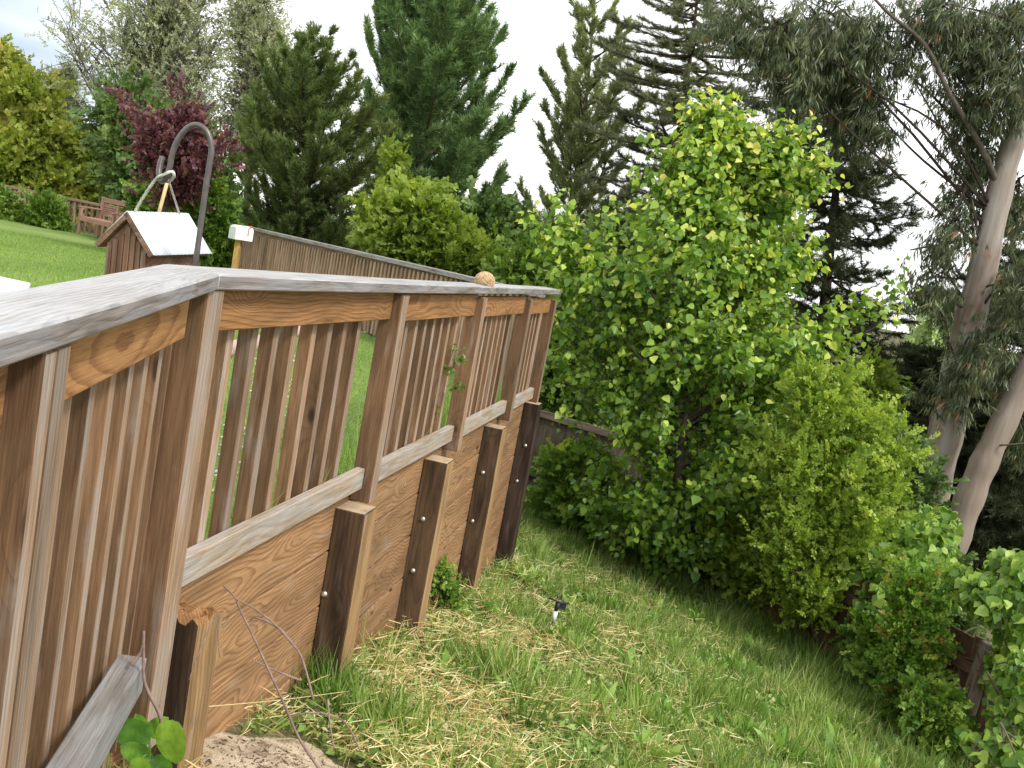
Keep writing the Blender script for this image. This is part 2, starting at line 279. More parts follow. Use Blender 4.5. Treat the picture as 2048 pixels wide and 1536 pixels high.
# ------------------------------------------------------------------ trees
bark_dark = plain('bark_dark', (.045, .034, .026), .9, 0, .35, 12, .1, .5, .01)
bark_grey = plain('bark_grey', (.12, .10, .08), .9, 0, .3, 14, .1, .5, .006)
bark_pine = plain('bark_pine', (.075, .055, .042), .9, 0, .35, 10, .1, .6, .012)
HZ = .185
def tree(name, label, cat, rows, d, leafm, tmpl, size, NL, NT, NF, base=None, zb=None, dr=.8, rise=.5, sag=.0, tw=.5, tr=.08, barkm=None, seed=1,
         hang=0.0, out=.5, trunk=None, extra=(), shell=.45, jit=.35, sizevar=.35, group=None, twr=.004, limb_r=.3, nbias=None, plan=False, topcol=None, s_lo=0.0, topr=.12, upb=.15, inset=.85, lead=1, tlo=.28):
    rng = np.random.default_rng(seed); rd = random.Random(seed)
    Ls, Rs = [], []
    for (y, xl, xr) in rows:
        xc = (xl+xr)/2; Ls.append(P(xl, y-HZ*(xc-xl), d)); Rs.append(P(xr, y+HZ*(xr-xc), d))
    Ls = np.array(Ls); Rs = np.array(Rs); nr = len(rows); wid = np.linalg.norm(Rs-Ls, axis=1); mid = (Ls+Rs)/2
    shr = np.clip(1-inset*2*(tw*.75+size*.6)/np.maximum(wid, .01), .18, 1)[:, None]; Ls = mid+(Ls-mid)*shr; Rs = mid+(Rs-mid)*shr; wid = wid*shr[:, 0]; mid[0] -= A(0, 0, 1)*inset*tw*.5
    def row(s, Arr): i = min(int(s*(nr-1)), nr-2); f = s*(nr-1)-i; return Arr[i]*(1-f)+Arr[i+1]*f
    if trunk is not None: tp = smooth_pts([P(*q) if len(q) == 3 else P(q[0], q[1], d) for q in trunk], 4)
    else:
        bpt = P(base[0], base[1], d) if base else mid[-1].copy()
        if zb is not None: bpt = A(bpt[0], bpt[1], zb)
        tp = smooth_pts([bpt] + [mid[i]+rng.normal(0, .03, 3)*A(1, .5, 0)*wid[i] for i in range(nr-1, -1, -2)] + [mid[0]], 3)
    tp = np.array(tp); nT = len(tp); trd = np.array([tr*(1-.93*i/(nT-1))+.004 for i in range(nT)])
    org = tp[0].copy(); root = thing(name, label, cat, org, group)
    bm = bmesh.new(); o = Vector(tuple(org)); tube_bm(bm, [Vector(tuple(p))-o for p in tp], trd, 8)
    starts, dirs, lens_, tl = [], [], [], []
    ws = np.array([row(s, wid) for s in np.linspace(0, 1, 60)]); cw = np.cumsum(ws+ws.max()*topr); cw /= cw[-1]
    targets = []
    for i in range(NL):
        s = float(np.interp((i+rng.random())/NL, cw, np.linspace(0, 1, 60))); th = rng.random()*2*math.pi; rho = rng.random()**shell
        if s < s_lo: continue
        lo, hi = row(s, Ls), row(s, Rs); c = (lo+hi)/2; h = (hi-lo)/2; hw = np.linalg.norm(h)
        targets.append((c + h*rho*math.cos(th) + A(0, 1, 0)*hw*dr*rho*math.sin(th), s))
    for e in extra:
        for k in range(e[3] if len(e) > 3 else 1): targets.append((P(e[0], e[1], d)+rng.normal(0, .06, 3)*(e[2] if len(e) > 2 else 1), .1))
    for tg, s in targets:
        hd = np.hypot(tg[0]-np.interp(tg[2], tp[:, 2], tp[:, 0]), tg[1]-np.interp(tg[2], tp[:, 2], tp[:, 1]))
        zst = np.clip(tg[2]-rise*hd*rng.uniform(.7, 1.3), tp[0, 2]+.08*(tp[-1, 2]-tp[0, 2]), tp[-1, 2]); 
        st = A(np.interp(zst, tp[:, 2], tp[:, 0]), np.interp(zst, tp[:, 2], tp[:, 1]), zst); r0 = float(np.interp(zst, tp[:, 2], trd))
        v = tg-st; Ln = np.linalg.norm(v)+1e-6; ctl = st+v*.5+A(0, 0, 1)*sag*Ln + rng.normal(0, .06, 3)*Ln
        ts = np.linspace(0, 1, 6)[:, None]; lp = (1-ts)**2*st+2*ts*(1-ts)*ctl+ts**2*tg
        rb = min(r0*.7, max(.25*r0, limb_r*tr*Ln/(Ln+1)))
        tube_bm(bm, [Vector(tuple(p))-o for p in lp], [rb*(1-.85*q)+.002 for q in np.linspace(0, 1, 6)], 4, False)
        nt_ = max(2, int(NT*rng.uniform(.6, 1.3)))
        tt = rng.uniform(tlo, 1.0, nt_); tt[0] = 1.0; tt = tt[:, None]
        sp = (1-tt)**2*st+2*tt*(1-tt)*ctl+tt**2*tg; tan = nrm(2*(1-tt)*(ctl-st)+2*tt*(tg-ctl))
        rv = rng.normal(size=(nt_, 3)); 
        if plan: rv[:, 2] *= .25
        dv = nrm(tan*out+rv*.5+A(0, 0, upb)); starts.append(sp); dirs.append(dv); lens_.append(tw*rng.uniform(.45, 1.1, nt_)*(.55+.45*(1-tt[:, 0]*.3)))
    # twigs on the leader as well
    nl = max(4, NT)*3 if lead == 2 else max(4, NT) if lead else 1; k = rng.integers(nT//3, nT, nl); starts.append(tp[k]); dirs.append(nrm(rng.normal(size=(nl, 3))+A(0, 0, .6))); lens_.append(tw*rng.uniform(.4, 1, nl))
    S0 = np.concatenate(starts); D0 = np.concatenate(dirs); L0 = np.concatenate(lens_)
    from_bm('trunk', bm, barkm or bark_grey, root, Matrix.Translation(o), True)
    if twr: 
        X, Y, Zv = frames(D0, rng); scatter_mesh('twigs', T_TWIG, S0, X, Y, Zv, np.stack([L0, np.full_like(L0, twr), np.full_like(L0, twr)], 1), barkm or bark_grey, root, org, rng=rng)
    n = len(S0)*NF; idx = np.repeat(np.arange(len(S0)), NF); t = rng.random(n)
    if tmpl is T_TUFT or tmpl is T_TUFT2: t = t**.7
    pos = S0[idx]+D0[idx]*(L0[idx]*t)[:, None]+rng.normal(0, jit*size, (n, 3))
    X = nrm(D0[idx]*.7+rng.normal(size=(n, 3))*.55)*(1-hang)+A(0, 0, -1)*hang
    X, Y, Zv = frames(X, rng, nbias); sz = size*np.clip(rng.normal(1, sizevar, n), .45, 1.8); rn = rng.random(n)
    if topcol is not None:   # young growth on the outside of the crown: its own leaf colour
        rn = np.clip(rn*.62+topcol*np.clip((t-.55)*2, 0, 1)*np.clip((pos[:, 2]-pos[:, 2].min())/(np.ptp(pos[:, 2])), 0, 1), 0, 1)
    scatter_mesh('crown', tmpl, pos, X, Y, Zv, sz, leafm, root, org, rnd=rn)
    return root
# ================================================================== MATERIALS
W_brown = wood('wood_brown', (.200,.112,.058), (.122,.060,.031), 60, .38, 0.10, (.30,.25,.21), knots=.9, warp=.006, stain=.45)
W_grey = wood('wood_grey', (.33,.22,.14), (.22,.125,.07), 60, .4, .50, (.34,.28,.235), knots=.6, warp=.008, stain=.25)
W_cap = wood('wood_cap', (.36,.345,.335), (.21,.20,.195), 110, .8, .5, (.41,.41,.42), knots=.35, warp=.010, stain=.16, cracks=1.0, var=.05, rough=.42, spec=.65)
W_capside = wood('wood_cap_side', (.28,.245,.225), (.16,.135,.12), 60, .8, .6, (.29,.28,.285), knots=.3, warp=.014, stain=.3, cracks=.6, var=.05)
W_head = wood('wood_header', (.36,.185,.072), (.19,.08,.028), 80, .7, 0, knots=1.5, warp=.016, stain=.28, var=.1)
W_plank = wood('wood_plank', (.36,.205,.098), (.16,.072,.03), 58, .62, .15, (.36,.27,.19), knots=1.4, warp=.030, wx=1.3, cy=-.01, cz=.12, cr=.05, stain=.3, var=.12)
W_dark = wood('wood_dark', (.125,.075,.042), (.060,.034,.020), 60, .5, .12, (.17,.13,.10), knots=1.0, warp=.01, stain=.6, var=.2)
W_black = wood('wood_black_brown', (.062,.038,.026), (.032,.020,.015), 60, .5, .12, (.12,.10,.085), knots=1.0, warp=.01, stain=.6, var=.1)
W_darkside = wood('wood_post_side', (.42,.26,.12), (.24,.13,.055), 60, .6, .15, (.4,.33,.26), knots=.3, warp=.01, stain=.35, cracks=.5, var=.15)
W_end = wood('wood_end', (.56,.42,.27), (.36,.24,.14), 130, .5, .2, (.5,.45,.4), knots=0, warp=.01, stain=.3, var=.1)
W_rail = wood('wood_rail', (.40,.31,.22), (.26,.18,.12), 60, .45, .65, (.39,.355,.32), knots=.3, warp=.008, stain=.2, var=.06)
W_low = wood('wood_low_rail', (.25,.23,.205), (.15,.13,.11), 60, .5, .8, (.27,.265,.26), knots=.4, warp=.01, stain=.35, cracks=.8, var=.05)
W_old = wood('wood_old', (.22,.16,.115), (.13,.09,.065), 60, .5, .5, (.24,.21,.18), knots=.6, warp=.01, stain=.4, var=.3)
W_red = wood('wood_red', (.17,.092,.058), (.10,.052,.034), 60, .5, .25, (.24,.16,.12), knots=.6, warp=.012, stain=.4, var=.25)
W_bench = wood('wood_bench', (.36,.20,.15), (.25,.13,.095), 60, .4, .4, (.36,.24,.19), knots=.2, warp=.01, stain=.2, var=.1)
W_house = wood('wood_house', (.24,.135,.085), (.13,.068,.045), 60, .5, .3, (.27,.2,.16), knots=.3, warp=.01, stain=.4, var=.15)
steel = plain('zinc', (.62,.62,.62), .32, .8, .12, 60)
hookm = plain('hook_metal', (.115,.10,.098), .38, .55, .2, 40)
white = plain('white_paint', (.80,.80,.80), .4, 0, .05, 18)
# ================================================================== NEAR RAILING
C0 = P(440, 549, 2.5); UPV = A(0, 0, 1)
az2 = math.radians(10.07); D2 = A(math.sin(az2), math.cos(az2), 0); N2 = A(-math.cos(az2), math.sin(az2), 0); s2 = math.tan(math.radians(-.89))
az1 = math.radians(8.12); D1 = A(math.sin(az1), -math.cos(az1), 0); N1 = A(-math.cos(az1), -math.sin(az1), 0); s1 = -math.tan(math.radians(.587))
def Q2(s, t, z): return C0 + D2*s + N2*t + UPV*(z+s2*s)
def Q1(s, t, z): return C0 + D1*s + N1*t + UPV*(z+s1*s)
B2 = nrm(D2+UPV*s2); B1 = nrm(D1+UPV*s1)
root = thing('wooden_railing', 'weathered wooden railing with flat grey cap and square pickets above the plank retaining wall', 'railing', A(C0[0], C0[1], C0[2]-1.0))
CAPT, CAPW = .040, .143
# the mitre between the two caps
bis = (N1+N2); bis = bis/np.dot(bis, N2)
mk2 = np.dot(bis, D2); mk1 = np.dot(bis, D1)
board(root, 'cap_rail', Q2(0, 0, -CAPT), B2, N2, UPV, 5.90, CAPW, CAPT, [W_cap, W_capside], (1,1,1,1,1,0), bev=.004, skew0=mk2, cuts=10, wob=.003)
board(root, 'cap_rail', Q1(0, 0, -CAPT), B1, N1, UPV, 3.2, CAPW, CAPT, [W_cap, W_capside], (1,1,1,1,1,0), bev=.004, skew0=mk1, cuts=6, wob=.003)
def rpost(Q, Dv, Nv, s, w_=.09, t0=.010, tw_=.09, top=-.0402, bot=-.93, lean=0):
    L = top-bot; o = Q(s, t0, bot)
    # local x = up; y = along D; z = N
    X = nrm(UPV+Dv*lean)
    return board(root, 'post', o, X, Dv, Nv, L, w_, tw_, [W_brown, W_grey, W_end], (2,2,0,0,1,0), bev=.004)
def picket(Q, Dv, Nv, s, t0, bot, top=-.10, w_=.045, lean=0):
    return board(root, 'picket', Q(s, t0, bot), nrm(UPV+Dv*lean), Dv, Nv, top-bot, w_, w_, [W_brown, W_grey], (1,1,0,0,1,0) if Q is Q1 else (1,1,0,1,1,0), bev=.002)
rr = random.Random(5)
post_s = [-.03, 1.60, 3.11, 4.63, 5.79]
for i, s in enumerate(post_s): rpost(Q2, D2, N2, s, bot=(-.93 if i else -1.30), lean=(0, .004, .003, 0, .004)[i])
for a, b in zip(post_s[:-1], post_s[1:]):
    board(root, 'header_rail', Q2(a+.091, .05, -.160), B2, N2, UPV, b-a-.092, .038, .1192, [W_head], bev=.003)
    board(root, 'bottom_rail', Q2(a+.091, .05, -.885), B2, N2, UPV, b-a-.092, .038, .089, [W_rail, W_grey], (1,1,0,0,0,0), bev=.003)
    n = {0: 8, 1: 8, 2: 8, 3: 6}[post_s.index(a)]; s0 = {0: .27, 1: 1.82, 2: 3.32, 3: 4.82}[post_s.index(a)]
    for k in range(n): picket(Q2, D2, N2, s0-.004+.153*k+rr.uniform(-.006, .006), .090, -.90, lean=rr.uniform(-.004, .004))
# section one, towards the viewer
sP = [1.115, 2.40]
for s in sP: 
    rpost(Q1, D1, N1, s, w_=.058, bot=-1.35); rpost(Q1, D1, N1, s+.0592, w_=.052, t0=.010, bot=-1.35)
for a, b in ((.075, 1.113), (1.232, 2.398)):
    board(root, 'header_rail', Q1(a, .05, -.165), B1, N1, UPV, b-a, .038, .1242, [W_head], bev=.005)
    board(root, 'bottom_rail', Q1(a+.20*(a < 1), -.004, -.985), B1, N1, UPV, b-a+(1.6 if a < 1 else 0), .066, .088, [W_low], (0,)*6, bev=.004) if a < 1 else None
    n = 8
    for k in range(-1, n-1): picket(Q1, D1, N1, a+.03+.137*k+rr.uniform(-.006, .006), .090, -1.30, lean=rr.uniform(-.004, .004))
# the end of a bolt in the low rail
bm = bmesh.new(); bmesh.ops.create_uvsphere(bm, u_segments=14, v_segments=8, radius=.0085)
bolt_o = from_bm('bolt_head', bm, steel, root, Matrix.Translation(Vector(tuple(P(268, 1354, 2.17)))) @ Matrix.Diagonal((1, .7, 1, 1)), True)
# ================================================================== RETAINING WALL
wall = thing('retaining_wall', 'retaining wall of wide reddish planks with ringed grain held by dark bolted uprights', 'retaining wall', Q2(0, .1, -1.4))
WT, WB = -.886, 0
hts = [.245, .24, .24, .24, .24, .24, .24, .24]
spans = [(-.02, 1.50), (1.503, 2.90), (2.903, 4.38), (4.383, 5.95)]
for si, (a, b) in enumerate(spans):
    z = WT-.002
    for j in range(8):
        z -= hts[j]; board(wall, 'plank', Q2(a, .102, z+.003), B2, N2, UPV, b-a, .040, hts[j]-.009, [W_plank], bev=.003)
for j in range(3): board(wall, 'plank', Q1(.0, .135, -1.02-.24*(j+1)), B1, N1, UPV, 1.3, .04, .236, [W_plank], bev=.003)
dark_s = [.105, 1.452, 2.745, 4.215, 5.70]
for i, s in enumerate(dark_s):
    top = (-.945, -.938, -.932, -.93, -.91)[i]; bot = (-1.75, -2.0, -2.35, -2.6, -2.9)[i]
    if i == 0:
        # split, chewed top
        bm = bmesh.new(); L = top-bot; nx, ny = 7, 7; rs = random.Random(3)
        g = [[None]*(ny+1) for _ in range(nx+1)]
        for a in range(nx+1):
            for b in range(ny+1):
                hgt = L - .010 - .03*max(0, a/nx-.75)*4*rs.random() - .018*rs.random()+.02*math.sin(b*2.1)*(1-a/nx)
                g[a][b] = bm.verts.new((hgt, a/nx*.15, b/ny*.13))
        gb = [[bm.verts.new((0, a/nx*.15, b/ny*.13)) if a in (0, nx) or b in (0, ny) else None for b in range(ny+1)] for a in range(nx+1)]
        for a in range(nx):
            for b in range(ny): q = bm.faces.new((g[a][b], g[a+1][b], g[a+1][b+1], g[a][b+1])); q.material_index = 2
        for a in range(nx):
            q = bm.faces.new((g[a][0], g[a+1][0], gb[a+1][0], gb[a][0])); q.material_index = 1
            q = bm.faces.new((g[a+1][ny], g[a][ny], gb[a][ny], gb[a+1][ny]))
        for b in range(ny):
            q = bm.faces.new((g[0][b+1], g[0][b], gb[0][b], gb[0][b+1])); q = bm.faces.new((g[nx][b], g[nx][b+1], gb[nx][b+1], gb[nx][b]))
        bmesh.ops.recalc_face_normals(bm, faces=bm.faces)
        up = from_bm('upright', bm, [W_dark, W_darkside, W_head], wall, mat4(Q2(s, -.030, bot), nrm(UPV+N2*.0), D2, N2))
    else:
        up = board(wall, 'upright', Q2(s, -.030, bot), UPV, D2, N2, top-bot, .155, .131, [W_dark, W_darkside, W_end] if i < 4 else [W_black, W_black, W_end], (2,2,0,0,1,0), bev=.004, cuts=8, wob=.0025)
for i, px in ((1, [(649, 1188)]), (2, [(846, 1038), (826, 1141)]), (3, [(966, 945), (945, 1042)]), (4, [(1051, 891), (1034, 962)])):
    for (x, y) in px:
        nrmv = -D2; o = Q2(dark_s[i], 0, 0); v = ray(x, y); k = np.dot(o-CAMP, D2)/np.dot(v, D2); p = CAMP+v*k
        bm = bmesh.new(); bmesh.ops.create_uvsphere(bm, u_segments=14, v_segments=8, radius=.0135)
        from_bm('bolt', bm, steel, wall, Matrix.Translation(Vector(tuple(p-D2*.002))) @ Matrix.Diagonal((1, .7, 1, 1)), True)
# ================================================================== GROUND
def groundmat():
    m, n, l, b = newmat('rough_ground'); t = n.new('ShaderNodeTexCoord')
    a = n.new('ShaderNodeTexNoise'); a.inputs['Scale'].default_value = 1.6; a.inputs['Detail'].default_value = 6; l.new(t.outputs['Object'], a.inputs['Vector'])
    f = n.new('ShaderNodeTexNoise'); f.inputs['Scale'].default_value = 60; f.inputs['Detail'].default_value = 5; l.new(t.outputs['Object'], f.inputs['Vector'])
    c = ramp(n, l, a.outputs['Fac'], [(.36, (.06, .085, .025)), (.5, (.10, .10, .045)), (.64, (.20, .16, .09))])
    c = mixc(n, l, 1.0, c, ramp(n, l, f.outputs['Fac'], [(.3, (.55,)*3), (.7, (1.25,)*3)]), 'MULTIPLY'); l.new(c, b.inputs['Base Color']); b.inputs['Roughness'].default_value = .95
    b.inputs['Specular IOR Level'].default_value = .1
    bp = n.new('ShaderNodeBump'); bp.inputs['Strength'].default_value = .8; bp.inputs['Distance'].default_value = .02; l.new(f.outputs['Fac'], bp.inputs['Height']); l.new(bp.outputs[0], b.inputs['Normal']); return m
def grid_obj(name, xs, ys, zf, mat, kind='structure'):
    X, Y = np.meshgrid(xs, ys, indexing='ij'); V = np.stack([X, Y, zf(X, Y)], -1).reshape(-1, 3); nx, ny = len(xs), len(ys)
    i = np.arange(nx-1)[:, None]*ny+np.arange(ny-1)[None, :]; Fq = np.stack([i, i+ny, i+ny+1, i+1], -1).reshape(-1, 4)
    me = bpy.data.meshes.new(name); me.from_pydata(V.tolist(), [], Fq.tolist()); me.materials.append(mat); me.polygons.foreach_set('use_smooth', [True]*len(me.polygons))
    o = link(name, me); o['kind'] = kind; return o
def rng_axis(lo, a, b, hi, step): 
    return np.unique(np.concatenate([-np.geomspace(-lo+.01, -a+.01, 14) if lo < a else [], np.arange(a, b, step), np.geomspace(b, hi, 16)]))
xs = np.unique(np.concatenate([np.linspace(-900, -60, 8), np.linspace(-50, -4, 16), np.arange(-3, 8, .15), np.linspace(8.5, 50, 16), np.linspace(60, 900, 8)]))
ys = np.unique(np.concatenate([np.linspace(-100, -4, 8), np.arange(-3, 15, .15), np.linspace(15.5, 60, 18), np.linspace(70, 1500, 12)]))
def wall_x(y):  # x of the wall's inner face at a given y
    return np.where(y < C0[1], C0[0]-(C0[1]-y)*(-math.tan(az1)) , C0[0]+(y-C0[1])*math.tan(az2)) - .12
def zground(X, Y):
    z = zg(X, Y); inside = (X < wall_x(Y)+.06) & (Y < 30)
    return np.where(inside, np.minimum(z, -.45), z)
grid_obj('ground', xs, ys, zground, groundmat())
# lawn terrace
lawnm, n, l, b = newmat('lawn_turf'); t = n.new('ShaderNodeTexCoord')
a = n.new('ShaderNodeTexNoise'); a.inputs['Scale'].default_value = .8; a.inputs['Detail'].default_value = 5; l.new(t.outputs['Object'], a.inputs['Vector'])
f = n.new('ShaderNodeTexNoise'); f.inputs['Scale'].default_value = 45; f.inputs['Detail'].default_value = 6; l.new(t.outputs['Object'], f.inputs['Vector'])
c = ramp(n, l, a.outputs['Fac'], [(.38, (.12, .19, .045)), (.62, (.18, .25, .07))]); c = mixc(n, l, 1.0, c, ramp(n, l, f.outputs['Fac'], [(.3, (.6,)*3), (.7, (1.25,)*3)]), 'MULTIPLY')
l.new(c, b.inputs['Base Color']); b.inputs['Roughness'].default_value = .9; b.inputs['Specular IOR Level'].default_value = .1
bp = n.new('ShaderNodeBump'); bp.inputs['Strength'].default_value = .6; bp.inputs['Distance'].default_value = .02; l.new(f.outputs['Fac'], bp.inputs['Height']); l.new(bp.outputs[0], b.inputs['Normal'])
FAR = Q2(5.85, .15, 0); BK = A(-4.72, 16.1, 0)   # the two ends of the back fence
e1 = Q1(3.2, .14, 0); e0 = Q2(0, .14, 0)
poly = [(-40, -4), (e1[0]-.1, -4), (e1[0], e1[1]), (e0[0], e0[1]), (FAR[0], FAR[1]), (BK[0], BK[1]), (-6.0, 18.6), (-8.6, 20.6), (-12.2, 23.0), (-30, 36), (-40, 30)]
bm = bmesh.new(); top = [bm.verts.new((x, y, .0)) for x, y in poly]; bot_ = [bm.verts.new((x, y, -.5)) for x, y in poly]; bm.faces.new(top)
for i in range(len(poly)): j = (i+1) % len(poly); bm.faces.new((top[i], bot_[i], bot_[j], top[j]))
bmesh.ops.recalc_face_normals(bm, faces=bm.faces)
lw = from_bm('lawn', bm, lawnm); lw['kind'] = 'structure'
# pale concrete slab at the lawn's near edge
cem = plain('concrete', (.62, .61, .58), .85, 0, .08, 8)
q = [Z(-500, 560, .0), Z(0, 562, .0), Z(68, 577, .0), Z(250, 720, .0), Z(-500, 900, .0)]
q = [Z(-260, 505, 0), Z(0, 563, 0), Z(60, 576, 0), Z(35, 640, 0), Z(-260, 640, 0)]
bm = bmesh.new(); tv = [bm.verts.new((p[0], p[1], .05)) for p in q]; bv = [bm.verts.new((p[0], p[1], .004)) for p in q]; bm.faces.new(tv)
for i in range(5): j = (i+1) % 5; bm.faces.new((tv[i], bv[i], bv[j], tv[j]))
bmesh.ops.recalc_face_normals(bm, faces=bm.faces); pv = from_bm('patio', bm, cem); pv['kind'] = 'structure'
# bare sand
def sandmat():
    m, n, l, b = newmat('sandy_soil'); t = n.new('ShaderNodeTexCoord')
    a = n.new('ShaderNodeTexNoise'); a.inputs['Scale'].default_value = 14; a.inputs['Detail'].default_value = 7; a.inputs['Roughness'].default_value = .65; l.new(t.outputs['Object'], a.inputs['Vector'])
    v = n.new('ShaderNodeTexNoise'); v.inputs['Scale'].default_value = 160; v.inputs['Detail'].default_value = 4; l.new(t.outputs['Object'], v.inputs['Vector'])
    c = ramp(n, l, a.outputs['Fac'], [(.34, (.20, .145, .09)), (.47, (.45, .36, .25)), (.66, (.60, .50, .37))])
    c = mixc(n, l, 1.0, c, ramp(n, l, v.outputs['Fac'], [(.30, (.62, .56, .50)), (.46, (1.0,)*3), (.7, (1.1,)*3)]), 'MULTIPLY')
    l.new(c, b.inputs['Base Color']); b.inputs['Roughness'].default_value = .95
    h = math_n(n, l, 'ADD', a.outputs['Fac'], math_n(n, l, 'MULTIPLY', v.outputs['Fac'], .3))
    bp = n.new('ShaderNodeBump'); bp.inputs['Strength'].default_value = .9; bp.inputs['Distance'].default_value = .02; l.new(h, bp.inputs['Height']); l.new(bp.outputs[0], b.inputs['Normal']); return m
sc0 = G(535, 1556); SANDC = sc0[:2]
def sand_r(x, y):
    dx = (x-SANDC[0])/.40; dy = (y-SANDC[1])/.33; a = np.arctan2(dy, dx); return np.hypot(dx, dy)*(1+.16*np.sin(3*a+1)+.09*np.sin(7*a))
gx = np.linspace(SANDC[0]-.8, SANDC[0]+.8, 60); gy = np.linspace(SANDC[1]-.75, SANDC[1]+.6, 50)
def zs(X, Y): return zg(X, Y)+np.where(sand_r(X, Y) < 1, .05*np.clip(1-sand_r(X, Y), 0, 1)+.003, -.12*(sand_r(X, Y)-1))+.004*np.sin(X*23)*np.sin(Y*19+1)
grid_obj('sand', gx, gy, zs, sandmat())
# ================================================================== GRASS
def debris():
    r = np.random.default_rng(77); n = 1300; x = SANDC[0]+r.normal(0, .32, n); y = SANDC[1]+r.normal(0, .26, n); k = (x > wall_x(y)+.06); x, y = x[k], y[k]; n = len(x)
    z = zs(x, y)+.003; z = np.maximum(z, zg(x, y)); X, Y, Zv = frames(r.normal(size=(n, 3))*A(1, 1, .15), r, (0, 0, 1.5)); L = np.abs(r.normal(.008, .012, n))+.003
    return scatter_mesh('debris', ([(0,-.5,0),(0,.5,0),(.6,.35,.1),(1,-.3,0),(.2,-.1,.3)], [(0,1,2,3),(0,4,1),(1,4,2),(2,4,3),(3,4,0)]), np.stack([x, y, z], 1), X, Y, Zv, np.stack([L, r.uniform(.002, .008, n), r.uniform(.002, .006, n)], 1), plain('soil_debris', (.16, .10, .06), .9, 0, .5, 9), rng=r)
tag(debris(), 'crumbs of soil and bits of dead root lying on the bare sand', 'debris', kind='stuff')
g_green = leafmat('grass_green', [(0, (.06, .12, .02)), (.3, (.13, .23, .04)), (.65, (.25, .36, .09)), (.88, (.38, .44, .16)), (1, (.58, .52, .28))], .3, .45, .3, gain=1.1)
g_straw = leafmat('grass_straw', [(0, (.36, .25, .10)), (.5, (.56, .44, .21)), (1, (.72, .62, .38))], .2, .6, .2)
g_lawn = leafmat('grass_lawn', [(0, (.09, .18, .03)), (.6, (.16, .26, .05)), (1, (.27, .35, .10))], .35, .5, .2)
L_weed = leafmat('leaf_weed', [(0, (.07, .15, .025)), (.5, (.14, .26, .04)), (1, (.28, .40, .10))], .35, .4, .35)
T_BL = ([(0, -.5, 0), (0, .5, 0), (.5, .38, .08), (.5, -.38, .08), (1, 0, .38)], [(0, 1, 2, 3), (3, 2, 4)])
rg = np.random.default_rng(11)
def inside_slope(x, y): # between railing wall and lower fence, out of the posts
    fx = np.interp(y, [0, 4, 7.6, 10.6, 12.3], [4.6, 4.3, 3.75, 2.7, 1.9]); return ((x > wall_x(y)+.05) | (y > 8.35)) & (x < fx) & (y < 12.6)
def grass_on(name, label, n, xr, yr, hgt, wdt, mat, lean, flt=None, seed=0, near=2.0, pw=1.4, kind='stuff', dens=None):
    r = np.random.default_rng(seed); y = yr[0]+(yr[1]-yr[0])*r.random(n)**pw; x = r.uniform(xr[0], xr[1], n)
    k = inside_slope(x, y) if flt is None else flt(x, y)
    if dens is not None: k &= r.random(n) < dens(x, y)
    x, y = x[k], y[k]; n = len(x); z = (zg(x, y) if flt is None else np.zeros(n))-.008
    th = r.random(n)*2*math.pi; ln = np.abs(r.normal(lean, lean*.5, n)); X = nrm(np.stack([np.cos(th)*ln, np.sin(th)*ln, np.ones(n)], 1))
    X, Y, Zv = frames(X, r); h = hgt*np.clip(r.normal(1, .40, n), .3, 2.4)*((.45+1.25*nz2(x, y, 2.1, 1)**1.5) if flt is None else 1); w = wdt*r.uniform(.6, 1.4, n)
    return tag(scatter_mesh(name, T_BL, np.stack([x, y, z], 1), X, Y, Zv, np.stack([h, w, h*.7], 1), mat, rng=r), label, 'grass', kind=kind)
def nz2(x, y, s=1.0, o=0.0): return .5+.25*(np.sin(x*2.3*s+o+1.3*np.sin(y*1.7*s))+np.sin(y*2.9*s+2*o+1.1*np.sin(x*1.9*s+o)))
def strawd(x, y):
    dw = x-wall_x(y); base = np.clip(1.3-dw*.60, .03, 1)*np.clip(1.5-np.abs(y-4.2)*.20, .1, 1); return np.clip(base*(1.8*nz2(x, y, 1.7, 2)-.20), 0, 1)
def greend(x, y): return np.clip((1.05-.75*strawd(x, y))*(.55+.6*nz2(x, y, .9)), 0, 1)*(sand_r(x, y) > 1.03)
nos = lambda x, y: (sand_r(x, y) > 1.0)*1.0
grass_on('wild_grass', 'fresh green wild grass covering the slope below the retaining wall', 250000, (-1.6, 4.5), (2.3, 12.5), .095, .0085, g_green, 1.0, seed=1, dens=greend, pw=1.25)
grass_on('tall_grass', 'longer seeding grass along the foot of the lower fence', 30000, (-1.2, 4.5), (4, 12.6), .15, .0045, g_green, .5, seed=2, dens=lambda x, y: np.clip((x-1.0-(y < 6)*.6)*.28+.12, .04, .8))
